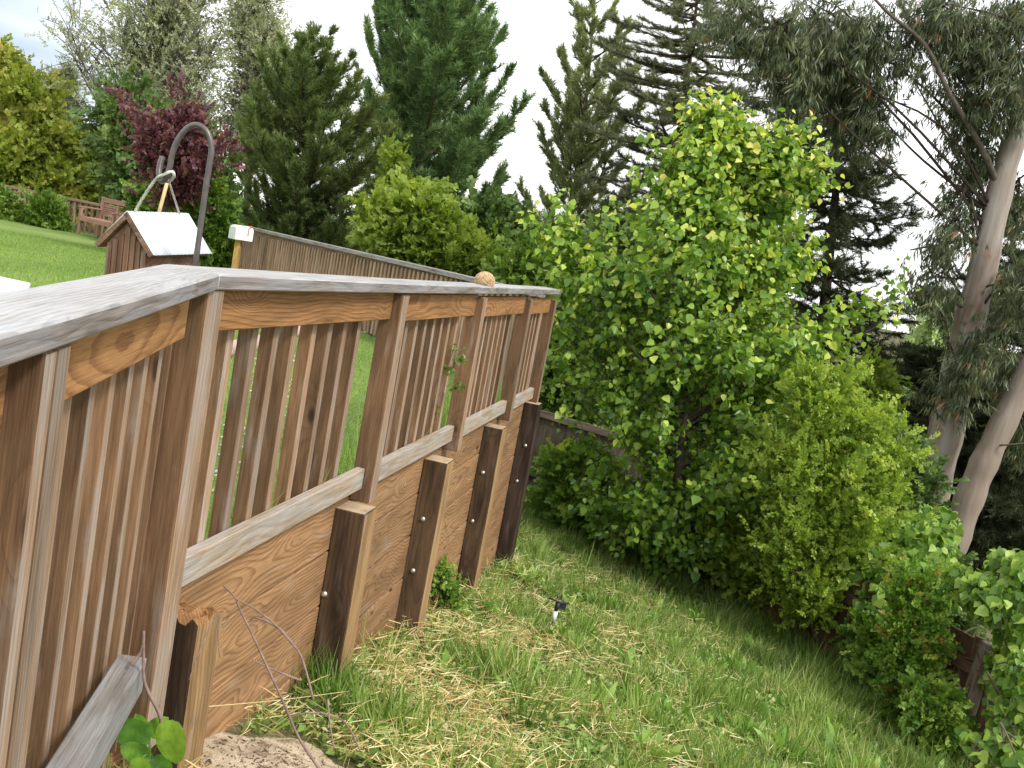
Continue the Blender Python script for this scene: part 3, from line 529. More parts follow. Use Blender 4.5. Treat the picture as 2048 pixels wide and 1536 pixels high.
def clumps(name, label, nc, per, h, w, spread, mat, tmpl, seed, lean, flat_=False):
    r = np.random.default_rng(seed); y = 2.6+9.5*r.random(nc*4)**1.15; x = r.uniform(-1.4, 4.3, nc*4); k = inside_slope(x, y) & (sand_r(x, y) > 1.15) & (r.random(nc*4) > .8*strawd(x, y)); x, y = x[k][:nc], y[k][:nc]; nc = len(x); sc_ = r.uniform(.55, 1.35, nc)
    i = np.repeat(np.arange(nc), per); n = len(i); th = r.random(n)*6.283; rad = np.abs(r.normal(0, spread, n))*sc_[i]; px = x[i]+rad*np.cos(th); py = y[i]+rad*np.sin(th); k = inside_slope(px, py); i, th, px, py, rad = i[k], th[k], px[k], py[k], rad[k]; n = len(i)
    ln = np.abs(r.normal(lean, lean*.45, n)); X = nrm(np.stack([np.cos(th)*ln, np.sin(th)*ln, np.ones(n)], 1)); X, Y, Zv = frames(X, r, (0, 0, 1.2)); hh = h*sc_[i]*r.uniform(.5, 1.15, n); cr = r.random(nc)[i]*.55+r.random(n)*.45
    return tag(scatter_mesh(name, tmpl, np.stack([px, py, zg(px, py)-.008], 1), X, Y, Zv, np.stack([hh, w*sc_[i]*r.uniform(.7, 1.3, n), hh*.6], 1), mat, rnd=cr), label, 'weeds', kind='stuff')
T_LONG = ([(0, -.12, 0), (0, .12, 0), (.35, .5, .05), (.35, -.5, .05), (.75, .38, .0), (.75, -.38, .0), (1, 0, -.14)], [(0, 1, 2, 3), (3, 2, 4, 5), (5, 4, 6)])
clumps('weed_clumps', 'clumps of broad-leaved weeds scattered over the rough slope', 330, 16, .13, .034, .035, L_weed, T_LONG, 61, .8)
clumps('grass_clumps', 'taller ragged clumps of wild grass scattered over the rough slope', 420, 46, .20, .0085, .05, g_green, T_BL, 62, .45)
# cut dry straw lying on the ground
def straw(name, label, n, seed, ln, wd):
    r = np.random.default_rng(seed); y = 2.3+9.5*r.random(n)**1.7; x = r.uniform(-1.6, 4.3, n); k = inside_slope(x, y) & (r.random(n) < strawd(x, y)) & (sand_r(x, y) > .92+.3*r.random(n))
    x, y = x[k], y[k]; n = len(x); z = zg(x, y)+r.uniform(.0, .10, n); th = r.random(n)*2*math.pi
    X = nrm(np.stack([np.cos(th), np.sin(th), r.normal(.05, .22, n)], 1)); X, Y, Zv = frames(X, r); L = ln*r.uniform(.35, 1.6, n)
    return tag(scatter_mesh(name, ([(0, -.5, 0), (0, .5, 0), (.55, .45, .05), (.55, -.45, .05), (1, 0, 0)], [(0, 1, 2, 3), (3, 2, 4)]), np.stack([x, y, z], 1), X, Y, Zv, np.stack([L, wd*r.uniform(.6, 1.5, n), L], 1), g_straw, rng=r), label, 'straw', kind='stuff')
r_ = np.random.default_rng(9); n_ = 90000; y_ = 2.3+10*r_.random(n_)**1.3; x_ = r_.uniform(-1.5, 4.4, n_); k_ = inside_slope(x_, y_) & (r_.random(n_) < np.clip(nz2(x_, y_, 1.9, 4)*1.5-.45, .03, 1)) & (sand_r(x_, y_) > 1.05); x_, y_ = x_[k_], y_[k_]; n_ = len(x_)
z_ = zg(x_, y_)+.05*r_.random(n_); X_ = nrm(r_.normal(size=(n_, 3))*A(1, 1, .35)+A(0, 0, .15)); X_, Y_, Z_ = frames(X_, r_, (0, 0, 1.6))
tag(scatter_mesh('ground_cover', T_OVAL, np.stack([x_, y_, z_], 1), X_, Y_, Z_, r_.uniform(.02, .065, n_)**1.0, g_green, rng=r_), 'low broad-leaved green ground cover growing between the grass blades', 'ground cover', kind='stuff')
straw('dry_straw', 'cut yellow straw scattered through the grass near the wall', 125000, 3, .095, .0034)
# lawn blades
def in_lawn(x, y):
    k = x < wall_x(y)-.03; s = (y-FAR[1])/(BK[1]-FAR[1]); k &= ~((y > FAR[1]) & (x > FAR[0]+(BK[0]-FAR[0])*s-.05)); return k
def lawnf(x, y): return in_lawn(x, y) & (y < 17) & (x > -y*.56)
grass_on('lawn_grass', 'short mown bright green grass of the upper lawn', 200000, (-9, 1), (2.0, 17), .035, .006, g_lawn, .5, flt=lawnf, seed=5, pw=1.0)
def edgef(x, y): return in_lawn(x, y) & (x > wall_x(y)-.30)
grass_on('lawn_edge_grass', 'uncut long grass growing inside the railing behind its pickets', 9000, (-1.6, .2), (1.6, 8.2), .20, .005, g_lawn, .3, flt=edgef, seed=6, pw=1.0)
# ================================================================== BACK FENCE
def picket_fence(name, label, p0, p1, h0, h1, sp, pw_, pt, capw, capt, m_p, m_c, side, posts=1.5, zbase=0.0, off=0.0):
    """fence from p0 to p1 (xy); top heights h0,h1."""
    p0 = A(p0[0], p0[1], 0); p1 = A(p1[0], p1[1], 0); L = np.linalg.norm(p1-p0); Dv = (p1-p0)/L; Nv = A(-Dv[1], Dv[0], 0)*side
    r = thing(name, label, 'fence', A(p0[0], p0[1], zbase)); rr = random.Random(3)
    board(r, 'cap_rail', p0+UPV*(h0-capt)-Nv*capw/2, nrm(p1-p0+UPV*(h1-h0)), Nv, UPV, L, capw, capt, [m_c], bev=.003)
    board(r, 'header_rail', p0+UPV*(h0-capt-.092)+Nv*.002, nrm(p1-p0+UPV*(h1-h0)), Nv, UPV, L, .036, .09, [m_p], bev=0)
    board(r, 'bottom_rail', p0+UPV*(zbase+.06)+Nv*.002, nrm(p1-p0), Nv, UPV, L, .036, .09, [m_p], bev=0)
    k = int(L/sp); proto = None
    for i in range(min(k, 99)):
        s = (i+.5)*sp; zt = h0+(h1-h0)*s/L-capt-.002; o = p0+Dv*s-Nv*(pt+.001)+UPV*(zbase+.02)
        me_h = zt-zbase-.02
        if proto is None: proto = board(r, 'picket', o, UPV, Dv, Nv, me_h, pw_, pt, [m_p], bev=0)
        else:
            c = proto.copy(); COL.objects.link(c); c.parent = r
            M = mat4(o, UPV*(me_h/proto['h']), Dv, Nv); c.matrix_basis = Matrix.Translation(-r.location) @ M
        if i == 0: proto['h'] = me_h
    for i in range(int(L/posts)+1):
        s = min(i*posts, L-.09); board(r, 'post', p0+Dv*s+Nv*.04+UPV*(zbase-.05), UPV, Dv, Nv, h0+(h1-h0)*s/L-capt-zbase+.048, .085, .085, [m_p], bev=0)
    return r
W_bf = wood('wood_back_fence', (.38,.25,.16), (.22,.135,.085), 60, .5, .3, (.34,.27,.21), knots=.8, warp=.01, stain=.4, var=.22)
picket_fence('picket_fence', 'long brown picket fence with grey cap running behind the near railing towards the white mailbox', (FAR[0]-.02, FAR[1]+.10), (BK[0], BK[1]), Q2(5.9, 0, 0)[2]-.004, P(488, 459, 16.1)[2], .106, .055, .03, .14, .045, W_bf, W_capside, -1)
fl0 = P(-60, 357, 22.6); fl1 = P(232, 414, 20.2)
picket_fence('picket_fence', 'far picket fence at the upper left behind the shrubs and the garden bench', fl1[:2], fl0[:2], fl1[2], fl0[2], .185, .06, .035, .13, .05, W_bf, W_bf, -1)
# ================================================================== LOWER FENCE
def board_fence(name, label, p0, p1, h, m_p, zoff=0, rail=True):
    p0 = A(*p0, 0); p1 = A(*p1, 0); L = np.linalg.norm(p1-p0); Dv = (p1-p0)/L; Nv = A(Dv[1], -Dv[0], 0); r = thing(name, label, 'fence', A(p0[0], p0[1], float(zg(p0[0], p0[1])))); rr = random.Random(8)
    z0 = float(zg(p0[0], p0[1])); z1 = float(zg(p1[0], p1[1])); n = int(L/.145)
    for i in range(n):
        s = i*.145; z = z0+(z1-z0)*s/L-.03; board(r, 'board', p0+Dv*s+UPV*z, UPV, Dv, Nv, h+rr.uniform(-.01, .01), .141, .018, [m_p], bev=0)
    for hz in (.25, h-.22): board(r, 'rail', p0+UPV*(z0+hz)-Nv*-.0185, nrm(p1-p0+UPV*(z1-z0)), Nv, UPV, L, .036, .088, [m_p], bev=0)
    return r
FA, FB, FC = (-1.6, 13.2), (2.05, 12.35), (4.72, 5.25)
board_fence('board_fence', 'grey brown board fence at the foot of the slope behind the round-leaved tree', FA, FB, 1.25, W_old)
bf2 = board_fence('board_fence', 'reddish brown board fence on the right almost buried by ivy and shrubs', FB, FC, 1.0, W_red)
# leaning old post
pb = P(1925, 1470, 7.35); 
lp = thing('fence_post', 'leaning grey weathered post standing among the ivy at the lower right', 'post', pb)
pt_ = P(1985, 1285, pb[1]+.02); Xd = pt_-pb; board(lp, 'timber', pb-nrm(Xd)*.35, Xd, nrm(np.cross(Xd, A(0, 1, 0))), nrm(np.cross(np.cross(Xd, A(0, 1, 0)), Xd))*-1, np.linalg.norm(Xd)+.35, .10, .10, [W_old], bev=.006)
# ================================================================== BIRD HOUSE ON A HOOK
ap = A(-1.23103569, 3.0, 1.11110333); hr = nrm(A(.23990635, .96867438, .06414746)); hg = nrm(A(-.97069647, .24030383, .00156031)); hu = np.cross(hr, hg)
w_, h_, L_ = .102, .114, .316
bh = thing('bird_house', 'hanging wooden bird house with white corrugated gable roof roped to the bent metal hook', 'bird house', ap-A(0, 0, .3))
slope = nrm(-hg*w_-hu*h_); sl_len = math.hypot(w_, h_)
slopeL = nrm(hg*w_-hu*h_)
# white corrugated sheet: two slopes
roofw = plain('roof_white', (.66,.72,.76), .38, .1, .06, 30)
def corr(slp, o, name):
    bm = bmesh.new(); nn = 48; nrmv = np.cross(hr, slp); nrmv = nrmv if nrmv[2] > 0 else -nrmv; rows_ = []
    for j in (0, 1):
        rows_.append([bm.verts.new(tuple(hr*(L_*i/nn)+slp*((sl_len+.002)*j)+nrmv*(.0016*math.sin(i*math.pi/1.5)+.002))) for i in range(nn+1)])
    for i in range(nn): bm.faces.new((rows_[0][i], rows_[0][i+1], rows_[1][i+1], rows_[1][i]))
    ob = from_bm(name, bm, roofw, bh, Matrix.Translation(Vector(tuple(o))), True); md = ob.modifiers.new('s', 'SOLIDIFY'); md.thickness = .001; return ob
corr(slope, ap, 'roof_sheet'); corr(slopeL, ap, 'roof_sheet')
nr_ = np.cross(hr, slope); nr_ = nr_ if nr_[2] > 0 else -nr_; nl_ = np.cross(hr, slopeL); nl_ = nl_ if nl_[2] > 0 else -nl_
board(bh, 'roof_board', ap-nr_*.0145-hr*.001, hr, slope, nr_, L_+.002, sl_len, .014, [W_house], bev=.001)
board(bh, 'roof_board', ap-nl_*.0145-hr*.001, hr, slopeL, nl_, L_+.002, sl_len, .014, [W_house], bev=.001)
# gable body
bw, zb_ = .072, .30; inset = .018
gb0 = ap+hr*inset-hu*.026
def P5(q): return [q, q+hg*bw-hu*(bw*h_/w_), q+hg*bw-hu*zb_, q-hg*bw-hu*zb_, q-hg*bw-hu*(bw*h_/w_)]
bm = bmesh.new(); f0 = [bm.verts.new(tuple(p-gb0)) for p in P5(gb0)]; f1 = [bm.verts.new(tuple(p-gb0)) for p in P5(gb0+hr*(L_-2*inset))]
bm.faces.new(f0); bm.faces.new(f1[::-1])
for i in range(5): j = (i+1) % 5; bm.faces.new((f0[i], f1[i], f1[j], f0[j]))
bmesh.ops.recalc_face_normals(bm, faces=bm.faces)
from_bm('body', bm, W_house, bh, Matrix.Translation(Vector(tuple(gb0))))
for i in range(7):   # vertical slats of the gable
    y = -bw+.002+i*.0204; top = .004+abs(y+.009)*h_/w_+.016
    board(bh, 'slat', gb0+hg*y-hu*zb_-hr*.006, hu, hg, hr, zb_-top, .017, .0055, [W_house], bev=.001)
# hook
hp = [(391,560,2.95),(391,530,2.95),(403,440,2.95),(412,375,2.95),(419,330,2.95),(423,300,2.95),(419,275,2.95),(410,259,2.95),(394,250,2.95),(378,254,2.95),(362,270,2.95),(350,292,2.95),(343,315,2.95),(339,338,2.95),(330,358,2.95),(322,362,2.96),(318,348,2.97),(320,330,2.98),(325,314,2.99)]
hk = thing('shepherd_hook', 'bent grey metal shepherd hook rising behind the railing corner with its tip curled back', 'hook', A(P(391, 560, 2.95)[0]-.05, 2.95, 0))
pth = [P(*q) for q in hp]; foot = pth[0]-(pth[2]-pth[0])*((pth[0][2]+.05)/(pth[2][2]-pth[0][2])); tube('rod', [foot]+smooth_pts(pth, 4), .0085, hookm, hk, 12)
# rope
ropem = plain('rope', (.55, .56, .50), .8, 0, .35, 140, .1, .8, .002)
def rope(name, pts, parent, r=.0035):
    pts = smooth_pts(pts, 10); bm = bmesh.new(); o = Vector(tuple(pts[0]))
    for ph in (0, 2.09, 4.19):
        q = []
        for i, p in enumerate(pts): a = i*.9+ph; q.append(Vector(tuple(p))-o+Vector((math.cos(a), .3*math.sin(a), math.sin(a)))*r*.55)
        tube_bm(bm, q, r*.62, 5)
    return from_bm(name, bm, ropem, parent, Matrix.Translation(o), True)
rope('rope', [P(271, 421, 3.02), P(288, 392, 3.0), P(312, 358, 2.97), P(326, 350, 2.935), P(343, 343, 2.93), P(348, 352, 2.94), P(340, 362, 2.97), P(332, 360, 2.985)], bh, .0045)
rope('rope', [P(338, 362, 2.97), P(345, 385, 3.05), P(359, 428, 3.2)], bh, .0028)
stakem = plain('bamboo', (.50, .36, .17), .6, 0, .25, 20)
stp = [P(334, 366, 3.5), P(318, 425, 3.5)]; sd = stp[1]-stp[0]; ft = stp[0]+sd*((stp[0][2]+.03)/-sd[2])
st = thing('garden_stake', 'thin pale bamboo stake standing behind the bird house under the hook', 'stake', ft); tube('cane', [stp[0], stp[1], ft], .0065, stakem, st, 8)
# ================================================================== MAILBOX
mbp = P(466, 548, 14.6); mb = thing('mailbox', 'small white mailbox with red flag on a yellowish post by the picket fence', 'mailbox', A(mbp[0], mbp[1], 0))
c = P(482, 470, 14.6); W_mb = wood('wood_mailbox_post', (.62, .40, .13), (.45, .26, .08), 60, .4, 0, knots=.3)
board(mb, 'post', A(P(466, 545, 14.6)[0]-.04, 14.6, 0), c-A(.03, 0, .02)-A(P(466, 545, 14.6)[0], 14.6, 0), A(1, 0, 0), A(0, 1, 0), c[2]-.01, .085, .085, [W_mb], bev=.004)
bm = bmesh.new(); yaw = math.radians(52); ax = A(math.cos(yaw), math.sin(yaw), 0); sx = A(math.sin(yaw), -math.cos(yaw), 0); prof = []
for i in range(9): a = math.pi*i/8; prof.append((.085*math.cos(a), .085*math.sin(a)*.9+.08))
prof = [(.085, -.05)]+prof+[(-.085, -.05)]; r0 = [bm.verts.new(tuple(-ax*.15+sx*u+UPV*v)) for u, v in prof]; r1 = [bm.verts.new(tuple(ax*.15+sx*u+UPV*v)) for u, v in prof]
for i in range(len(prof)): j = (i+1) % len(prof); bm.faces.new((r0[i], r0[j], r1[j], r1[i]))
bm.faces.new(r0[::-1]); bm.faces.new(r1); bmesh.ops.recalc_face_normals(bm, faces=bm.faces)
mo = A(c[0], c[1], c[2]-.02); from_bm('box', bm, white, mb, Matrix.Translation(Vector(tuple(mo))))
board(mb, 'door', mo-ax*.156-sx*.07-UPV*.04, sx, ax, UPV, .14, .005, .16, [plain('door_paint', (.50, .54, .52), .5)], bev=.002)
redm = plain('red_flag_paint', (.42, .13, .05), .5)
board(mb, 'flag', mo+ax*.05+sx*.088+UPV*.02, UPV, ax, sx, .13, .012, .006, [redm], bev=.001); board(mb, 'flag', mo+ax*.068+sx*.088+UPV*.14, UPV, ax, sx, .035, .045, .006, [redm], bev=.001)
# ================================================================== BENCH
BS = .84; fl = Z(153, 468, 0); bx = nrm(A(.80, -.60, 0)); by = nrm(A(.60, .80, 0))
bnc = thing('garden_bench', 'faded pink brown slatted garden bench on the far edge of the lawn', 'bench', fl)
def bb(name, x, y, z, L, W, H, ax_='x'): 
    x, y, z, L, W, H = [q*BS for q in (x, y, z, L, W, H)]; o = fl+bx*x+by*y+UPV*z
    if ax_ == 'x': return board(bnc, name, o, bx, by, UPV, L, W, H, [W_bench], bev=.004)
    if ax_ == 'y': return board(bnc, name, o, by, -bx, UPV, L, W, H, [W_bench], bev=.004)
    return board(bnc, name, o, UPV, bx, by, L, W, H, [W_bench], bev=.004)
BL = 1.5
for x in (0, BL-.07): bb('leg', x, 0, 0, .64, .07, .06, 'z'); bb('leg', x, .50, 0, .96, .07, .055, 'z'); bb('armrest', x+.075, -.03, .641, .56, .09, .03, 'y')
for i in range(6): bb('seat_slat', .005, .02+i*.082, .42, BL-.01, .065, .022)
bb('apron', .071, .005, .33, BL-.142, .03, .088); bb('apron', .071, .51, .33, BL-.142, .03, .088)
bb('backrest_rail', .071, .51, .84, BL-.142, .035, .11); bb('backrest_rail', .071, .51, .52, BL-.142, .035, .05)
for i in range(5): bb('backrest_slat', .12, .52, .585+i*.05, .60, .014, .033); bb('backrest_slat', .79, .52, .585+i*.05, .60, .014, .033)
for x in (.071, .722, 1.38): bb('backrest_stile', x, .51, .571, .268, .045, .034, 'z')
# ================================================================== BALL ON THE CAP
s_b = 3.55; bc = P(969, 564, 1.0)
v = ray(969, 564); tz = 0.055; k = (C0[2]+s2*3.4+.034-CZ)/v[2]; pc = CAMP+v*k
k = np.dot(Q2(0, .075, 0)-CAMP, N2)/np.dot(v, N2); pc = CAMP+v*k; sB = np.dot(pc-C0, D2); topz = C0[2]+s2*sB
twm = plain('twine', (.48, .34, .20), .95, 0, .3, 90, .05, 1, .004)
rb = 20/F_PX*np.linalg.norm(pc)*1.0; bm = bmesh.new(); bmesh.ops.create_icosphere(bm, subdivisions=4, radius=rb*.93); rs = random.Random(4)
for q in bm.verts: q.co *= 1+.03*math.sin(q.co.x*180+q.co.z*90)*math.cos(q.co.y*150); q.co.z *= .88
for i in range(46):  # windings
    nv = Vector((rs.uniform(-1, 1), rs.uniform(-1, 1), rs.uniform(-1, 1))).normalized(); u = nv.orthogonal().normalized(); vv = nv.cross(u); off_ = rs.uniform(-.5, .5); R_ = rb*.98*math.sqrt(1-off_**2)
    tube_bm(bm, [Vector((q.x, q.y, q.z*.88)) for q in [(u*math.cos(t*2*math.pi/14)+vv*math.sin(t*2*math.pi/14))*R_+nv*off_*rb for t in range(15)]], rb*.05, 4, False)
ball = tag(from_bm('twine_ball', bm, twm, None, Matrix.Translation(Vector((pc[0], pc[1], topz+rb*.86))), True), 'ragged tan ball resting on the far part of the railing cap', 'ball')
# ================================================================== SPRINKLER
sb = G(1099, 1268); sd_ = sb[1]; spr = thing('sprinkler', 'small lawn sprinkler with black impact head and white collar standing in the grass', 'sprinkler', sb)
blk = plain('black_plastic', (.025, .028, .035), .35); 
pts_ = [sb-A(0, 0, .03), P(1106, 1240, sd_)]; tube('riser', pts_, .008, blk, spr, 8); tube('collar', [P(1106, 1242, sd_), P(1112, 1222, sd_)], .016, white, spr, 12); tube('nozzle', [P(1111, 1224, sd_), P(1117, 1203, sd_)], [.013, .019], blk, spr, 10)
tube('arm', [P(1098, 1196, sd_-.02), P(1118, 1204, sd_-.02), P(1138, 1207, sd_)], .006, blk, spr, 6)
board(spr, 'head', P(1110, 1216, sd_), nrm(A(.95, 0, -.2)), A(0, 1, 0), UPV, .07, .03, .045, [blk], bev=.004)
tube('spring', [P(1118, 1199, sd_)+A(.018*math.cos(a*.9), .018*math.sin(a*.9), a*.0012) for a in range(26)], .0025, blk, spr, 5)
# ================================================================== STONES + GRAVEL seen through the pickets
stm = plain('pink_stone', (.42, .31, .28), .85, 0, .3, 18, .2, .6, .01)
rs = random.Random(21); line = [Z(425, 712, 0), Z(470, 700, 0), Z(520, 692, 0), Z(570, 676, 0), Z(615, 658, 0), Z(650, 640, 0)]; line = smooth_pts(line, 3)
for i, p in enumerate(line[:-1]):
    bm = bmesh.new(); bmesh.ops.create_icosphere(bm, subdivisions=2, radius=1)
    for q in bm.verts: q.co *= rs.uniform(.85, 1.12)
    r_ = rs.uniform(.07, .11); 
    tag(from_bm('edging_stone', bm, stm, None, Matrix.Translation(Vector((p[0], p[1], r_*.35))) @ Matrix.Rotation(rs.random()*6, 4, 'Z') @ Matrix.Diagonal((r_*1.3, r_, r_*.75, 1)), True), 'rounded pinkish bed edging stone behind the railing pickets, %s from the left in its row' % ('first second third fourth fifth sixth seventh eighth ninth tenth eleventh twelfth thirteenth fourteenth fifteenth'.split()[i]), 'stone', 'edging stones behind the railing')
gvm = plain('white_gravel', (.62, .58, .55), .8, 0, .3, 60); r = np.random.default_rng(3); n = 420
cx = r.uniform(0, 1, n); gp = np.array([Z(560, 700, 0), Z(545, 760, 0), Z(500, 860, 0), Z(455, 1000, 0)]); ii = cx*2.999; i0 = ii.astype(int); gpos = gp[i0]*(1-(ii-i0))[:, None]+gp[i0+1]*(ii-i0)[:, None]+r.normal(0, .10, (n, 3))*A(1, 1, 0); gpos[:, 2] = .012
gpos = gpos[in_lawn(gpos[:, 0]-.03, gpos[:, 1])]; n = len(gpos)
T_PEB = ([(1, 0, 0), (-1, 0, 0), (0, 1, 0), (0, -1, 0), (0, 0, .7), (0, 0, -.7)], [(0, 2, 4), (2, 1, 4), (1, 3, 4), (3, 0, 4), (2, 0, 5), (1, 2, 5), (3, 1, 5), (0, 3, 5)])
X, Y, Zv = frames(r.normal(size=(n, 3)), r); tag(scatter_mesh('gravel', T_PEB, gpos, X, Y, Zv, r.uniform(.006, .013, n), gvm), 'whitish gravel strewn in the grass behind the pickets', 'gravel', kind='stuff')
# ================================================================== TREES
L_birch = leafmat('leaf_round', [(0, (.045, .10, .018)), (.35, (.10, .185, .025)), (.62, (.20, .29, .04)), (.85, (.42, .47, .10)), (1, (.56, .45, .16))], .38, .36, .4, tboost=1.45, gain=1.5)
L_lime = leafmat('leaf_lime', [(0, (.10, .17, .02)), (.5, (.19, .28, .035)), (1, (.32, .40, .08))], .42, .45, .3, gain=1.3)
L_lime2 = leafmat('leaf_lime_far', [(0, (.09, .15, .02)), (.5, (.18, .26, .035)), (1, (.31, .39, .08))], .4, .45, .3, patch=.8, gain=1.1)
L_ivy = leafmat('leaf_ivy', [(0, (.05, .11, .015)), (.5, (.13, .235, .035)), (1, (.30, .40, .09))], .35, .42, .3)
L_dark = leafmat('leaf_dark_green', [(0, (.045, .085, .022)), (.5, (.080, .135, .034)), (1, (.15, .21, .06))], .2, .5, .3, patch=.6)
L_olive = leafmat('needle_olive', [(0, (.045, .075, .022)), (.5, (.085, .12, .034)), (1, (.15, .185, .06))], .25, .55, .25, patch=.6, gain=1.5)
L_pine = leafmat('needle_pine', [(0, (.055, .10, .035)), (.5, (.095, .16, .055)), (1, (.17, .25, .10))], .25, .5, .3, patch=.45, gain=1.5)
L_pine2 = leafmat('needle_pine_yellow', [(0, (.08, .105, .042)), (.5, (.13, .16, .07)), (1, (.20, .22, .10))], .25, .5, .3, patch=.45, gain=2.1)
L_spr = leafmat('needle_spruce', [(0, (.045, .055, .035)), (.5, (.075, .085, .05)), (1, (.12, .13, .07))], .25, .6, .2, gain=2.2)
L_redw = leafmat('needle_dark', [(0, (.022, .033, .016)), (.5, (.038, .050, .023)), (1, (.065, .078, .034))], .15, .6, .2)
L_euc = leafmat('leaf_gum', [(0, (.038, .056, .026)), (.6, (.072, .095, .044)), (.96, (.13, .15, .07)), (1, (.24, .12, .07))], .2, .4, .35)
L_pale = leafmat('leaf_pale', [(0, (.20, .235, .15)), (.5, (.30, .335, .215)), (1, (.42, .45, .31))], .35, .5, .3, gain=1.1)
L_plum = leafmat('leaf_plum', [(0, (.05, .018, .028)), (.5, (.095, .03, .042)), (.85, (.14, .055, .06)), (1, (.22, .11, .08))], .3, .4, .4)
L_yel = leafmat('leaf_yellow_green', [(0, (.13, .19, .02)), (.45, (.21, .26, .045)), (.8, (.33, .34, .08)), (1, (.42, .30, .12))], .35, .45, .3, patch=.7)
L_hedge = leafmat('leaf_hedge', [(0, (.05, .10, .015)), (.5, (.09, .16, .022)), (1, (.15, .23, .035))], .25, .4, .35, patch=1.5)
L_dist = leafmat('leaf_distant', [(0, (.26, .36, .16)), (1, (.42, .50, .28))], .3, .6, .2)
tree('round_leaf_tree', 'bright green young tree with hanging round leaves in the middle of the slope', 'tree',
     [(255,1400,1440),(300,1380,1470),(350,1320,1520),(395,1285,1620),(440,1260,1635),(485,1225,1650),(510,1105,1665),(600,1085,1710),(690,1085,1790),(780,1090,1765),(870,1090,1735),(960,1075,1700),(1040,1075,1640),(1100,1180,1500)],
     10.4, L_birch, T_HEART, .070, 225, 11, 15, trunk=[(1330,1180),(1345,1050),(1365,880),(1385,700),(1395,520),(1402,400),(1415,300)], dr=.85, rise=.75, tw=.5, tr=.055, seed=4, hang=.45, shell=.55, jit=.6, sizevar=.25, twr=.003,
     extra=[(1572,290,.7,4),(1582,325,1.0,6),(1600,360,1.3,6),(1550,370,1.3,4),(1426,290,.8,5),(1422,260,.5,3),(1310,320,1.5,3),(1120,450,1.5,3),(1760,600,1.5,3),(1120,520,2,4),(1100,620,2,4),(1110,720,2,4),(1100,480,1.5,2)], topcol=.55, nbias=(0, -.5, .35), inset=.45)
tree('lime_shrub', 'fine-leaved lime green shrub in front of the reddish fence and right of the round-leaved tree', 'shrub',
     [(775,1580,1700),(850,1530,1810),(930,1500,1850),(1010,1480,1840),(1090,1480,1790),(1170,1500,1730),(1230,1550,1690)], 9.0, L_lime, T_SPRIG2, .15, 100, 10, 7, base=(1640,1290), dr=.8, rise=.9, lead=0, inset=.3, tw=.38, tr=.02, seed=7, shell=.6, hang=0, upb=.5, twr=.002, out=.8)
tree('reddish_tip_shrub', 'low green shrub with rusty tips between the ivy and the leaning post', 'shrub',
     [(1180,1790,1860),(1235,1760,1890),(1310,1735,1905),(1390,1745,1895),(1455,1790,1890)], 7.6, leafmat('leaf_rusty_tip', [(0, (.06, .13, .015)), (.55, (.13, .24, .03)), (.9, (.24, .34, .06)), (1, (.34, .20, .05))], .35, .4, .35), T_SPRIG2, .13, 60, 9, 8, base=(1850,1480), dr=.8, lead=0, rise=.9, tw=.25, tr=.015, seed=8, upb=.4, twr=.002, out=.8)
def ivy(name, label, blobs, n, size, seed, d=None, mat=None):
    r = np.random.default_rng(seed); pos = []
    wts = np.array([b_[3]*b_[4] for b_ in blobs], float); wts /= wts.sum(); c0 = P(*blobs[0][:3]); root = thing(name, label, 'ivy', c0-A(0, 0, .5))
    bm = bmesh.new()
    for b_, wt in zip(blobs, wts):
        c = P(b_[0], b_[1], b_[2]); sc_ = b_[2]/F_PX; m = int(n*wt); u = nrm(r.normal(size=(m, 3)))*(r.random(m)**.25)[:, None]
        pos.append(c+u*A(b_[3]*sc_, b_[5] if len(b_) > 5 else .35, b_[4]*sc_))
        for k in range(5): q = [c-A(0, 0, b_[4]*sc_*1.1), c+r.normal(0, .1, 3), c+nrm(r.normal(size=3))*A(b_[3]*sc_, .3, b_[4]*sc_)]; tube_bm(bm, [Vector(tuple(p-c0)) for p in smooth_pts(q, 3)], .006, 4)
    pos = np.concatenate(pos); n = len(pos); X = nrm(r.normal(size=(n, 3))*.5+A(-.1, -.3, -.8)); X, Y, Zv = frames(X, r, (0, -.8, .7))
    from_bm('stems', bm, bark_grey, root, Matrix.Translation(Vector(tuple(c0))))
    scatter_mesh('foliage', T_HEART, pos, X, Y, Zv, size*r.uniform(.6, 1.3, n), mat or L_ivy, root, c0, rng=r); return root
ivy('ivy', 'glossy ivy mound with large leaves spilling over the right-hand fence', [(1760,1140,8.9,80,60),(1830,1080,9.3,80,60),(1770,1230,8.5,60,80),(1850,1160,8.7,90,60),(1720,1290,8.7,40,60),(1880,1040,9.6,40,30)], 3200, .10, 1)
ivy('ivy', 'ivy hanging over the fence at the right edge above the leaning post', [(1975,1185,7.3,50,40),(2045,1250,7.0,34,70),(1935,1165,7.6,40,30),(2030,1140,7.4,40,40)], 1150, .09, 2)
ivy('ivy', 'sparse ivy on the dark fence boards just behind the leaning grey post', [(1915,1290,7.65,36,30,.1),(1935,1345,7.55,24,40,.08),(1990,1330,7.2,16,50,.08)], 420, .075, 4)
ivy('ivy', 'lowest clump of ivy in the bottom corner beneath the leaning post', [(2030,1440,6.2,36,60),(2050,1370,6.3,40,70),(2035,1510,5.9,50,40),(1965,1500,6.0,26,20)], 900, .075, 3)
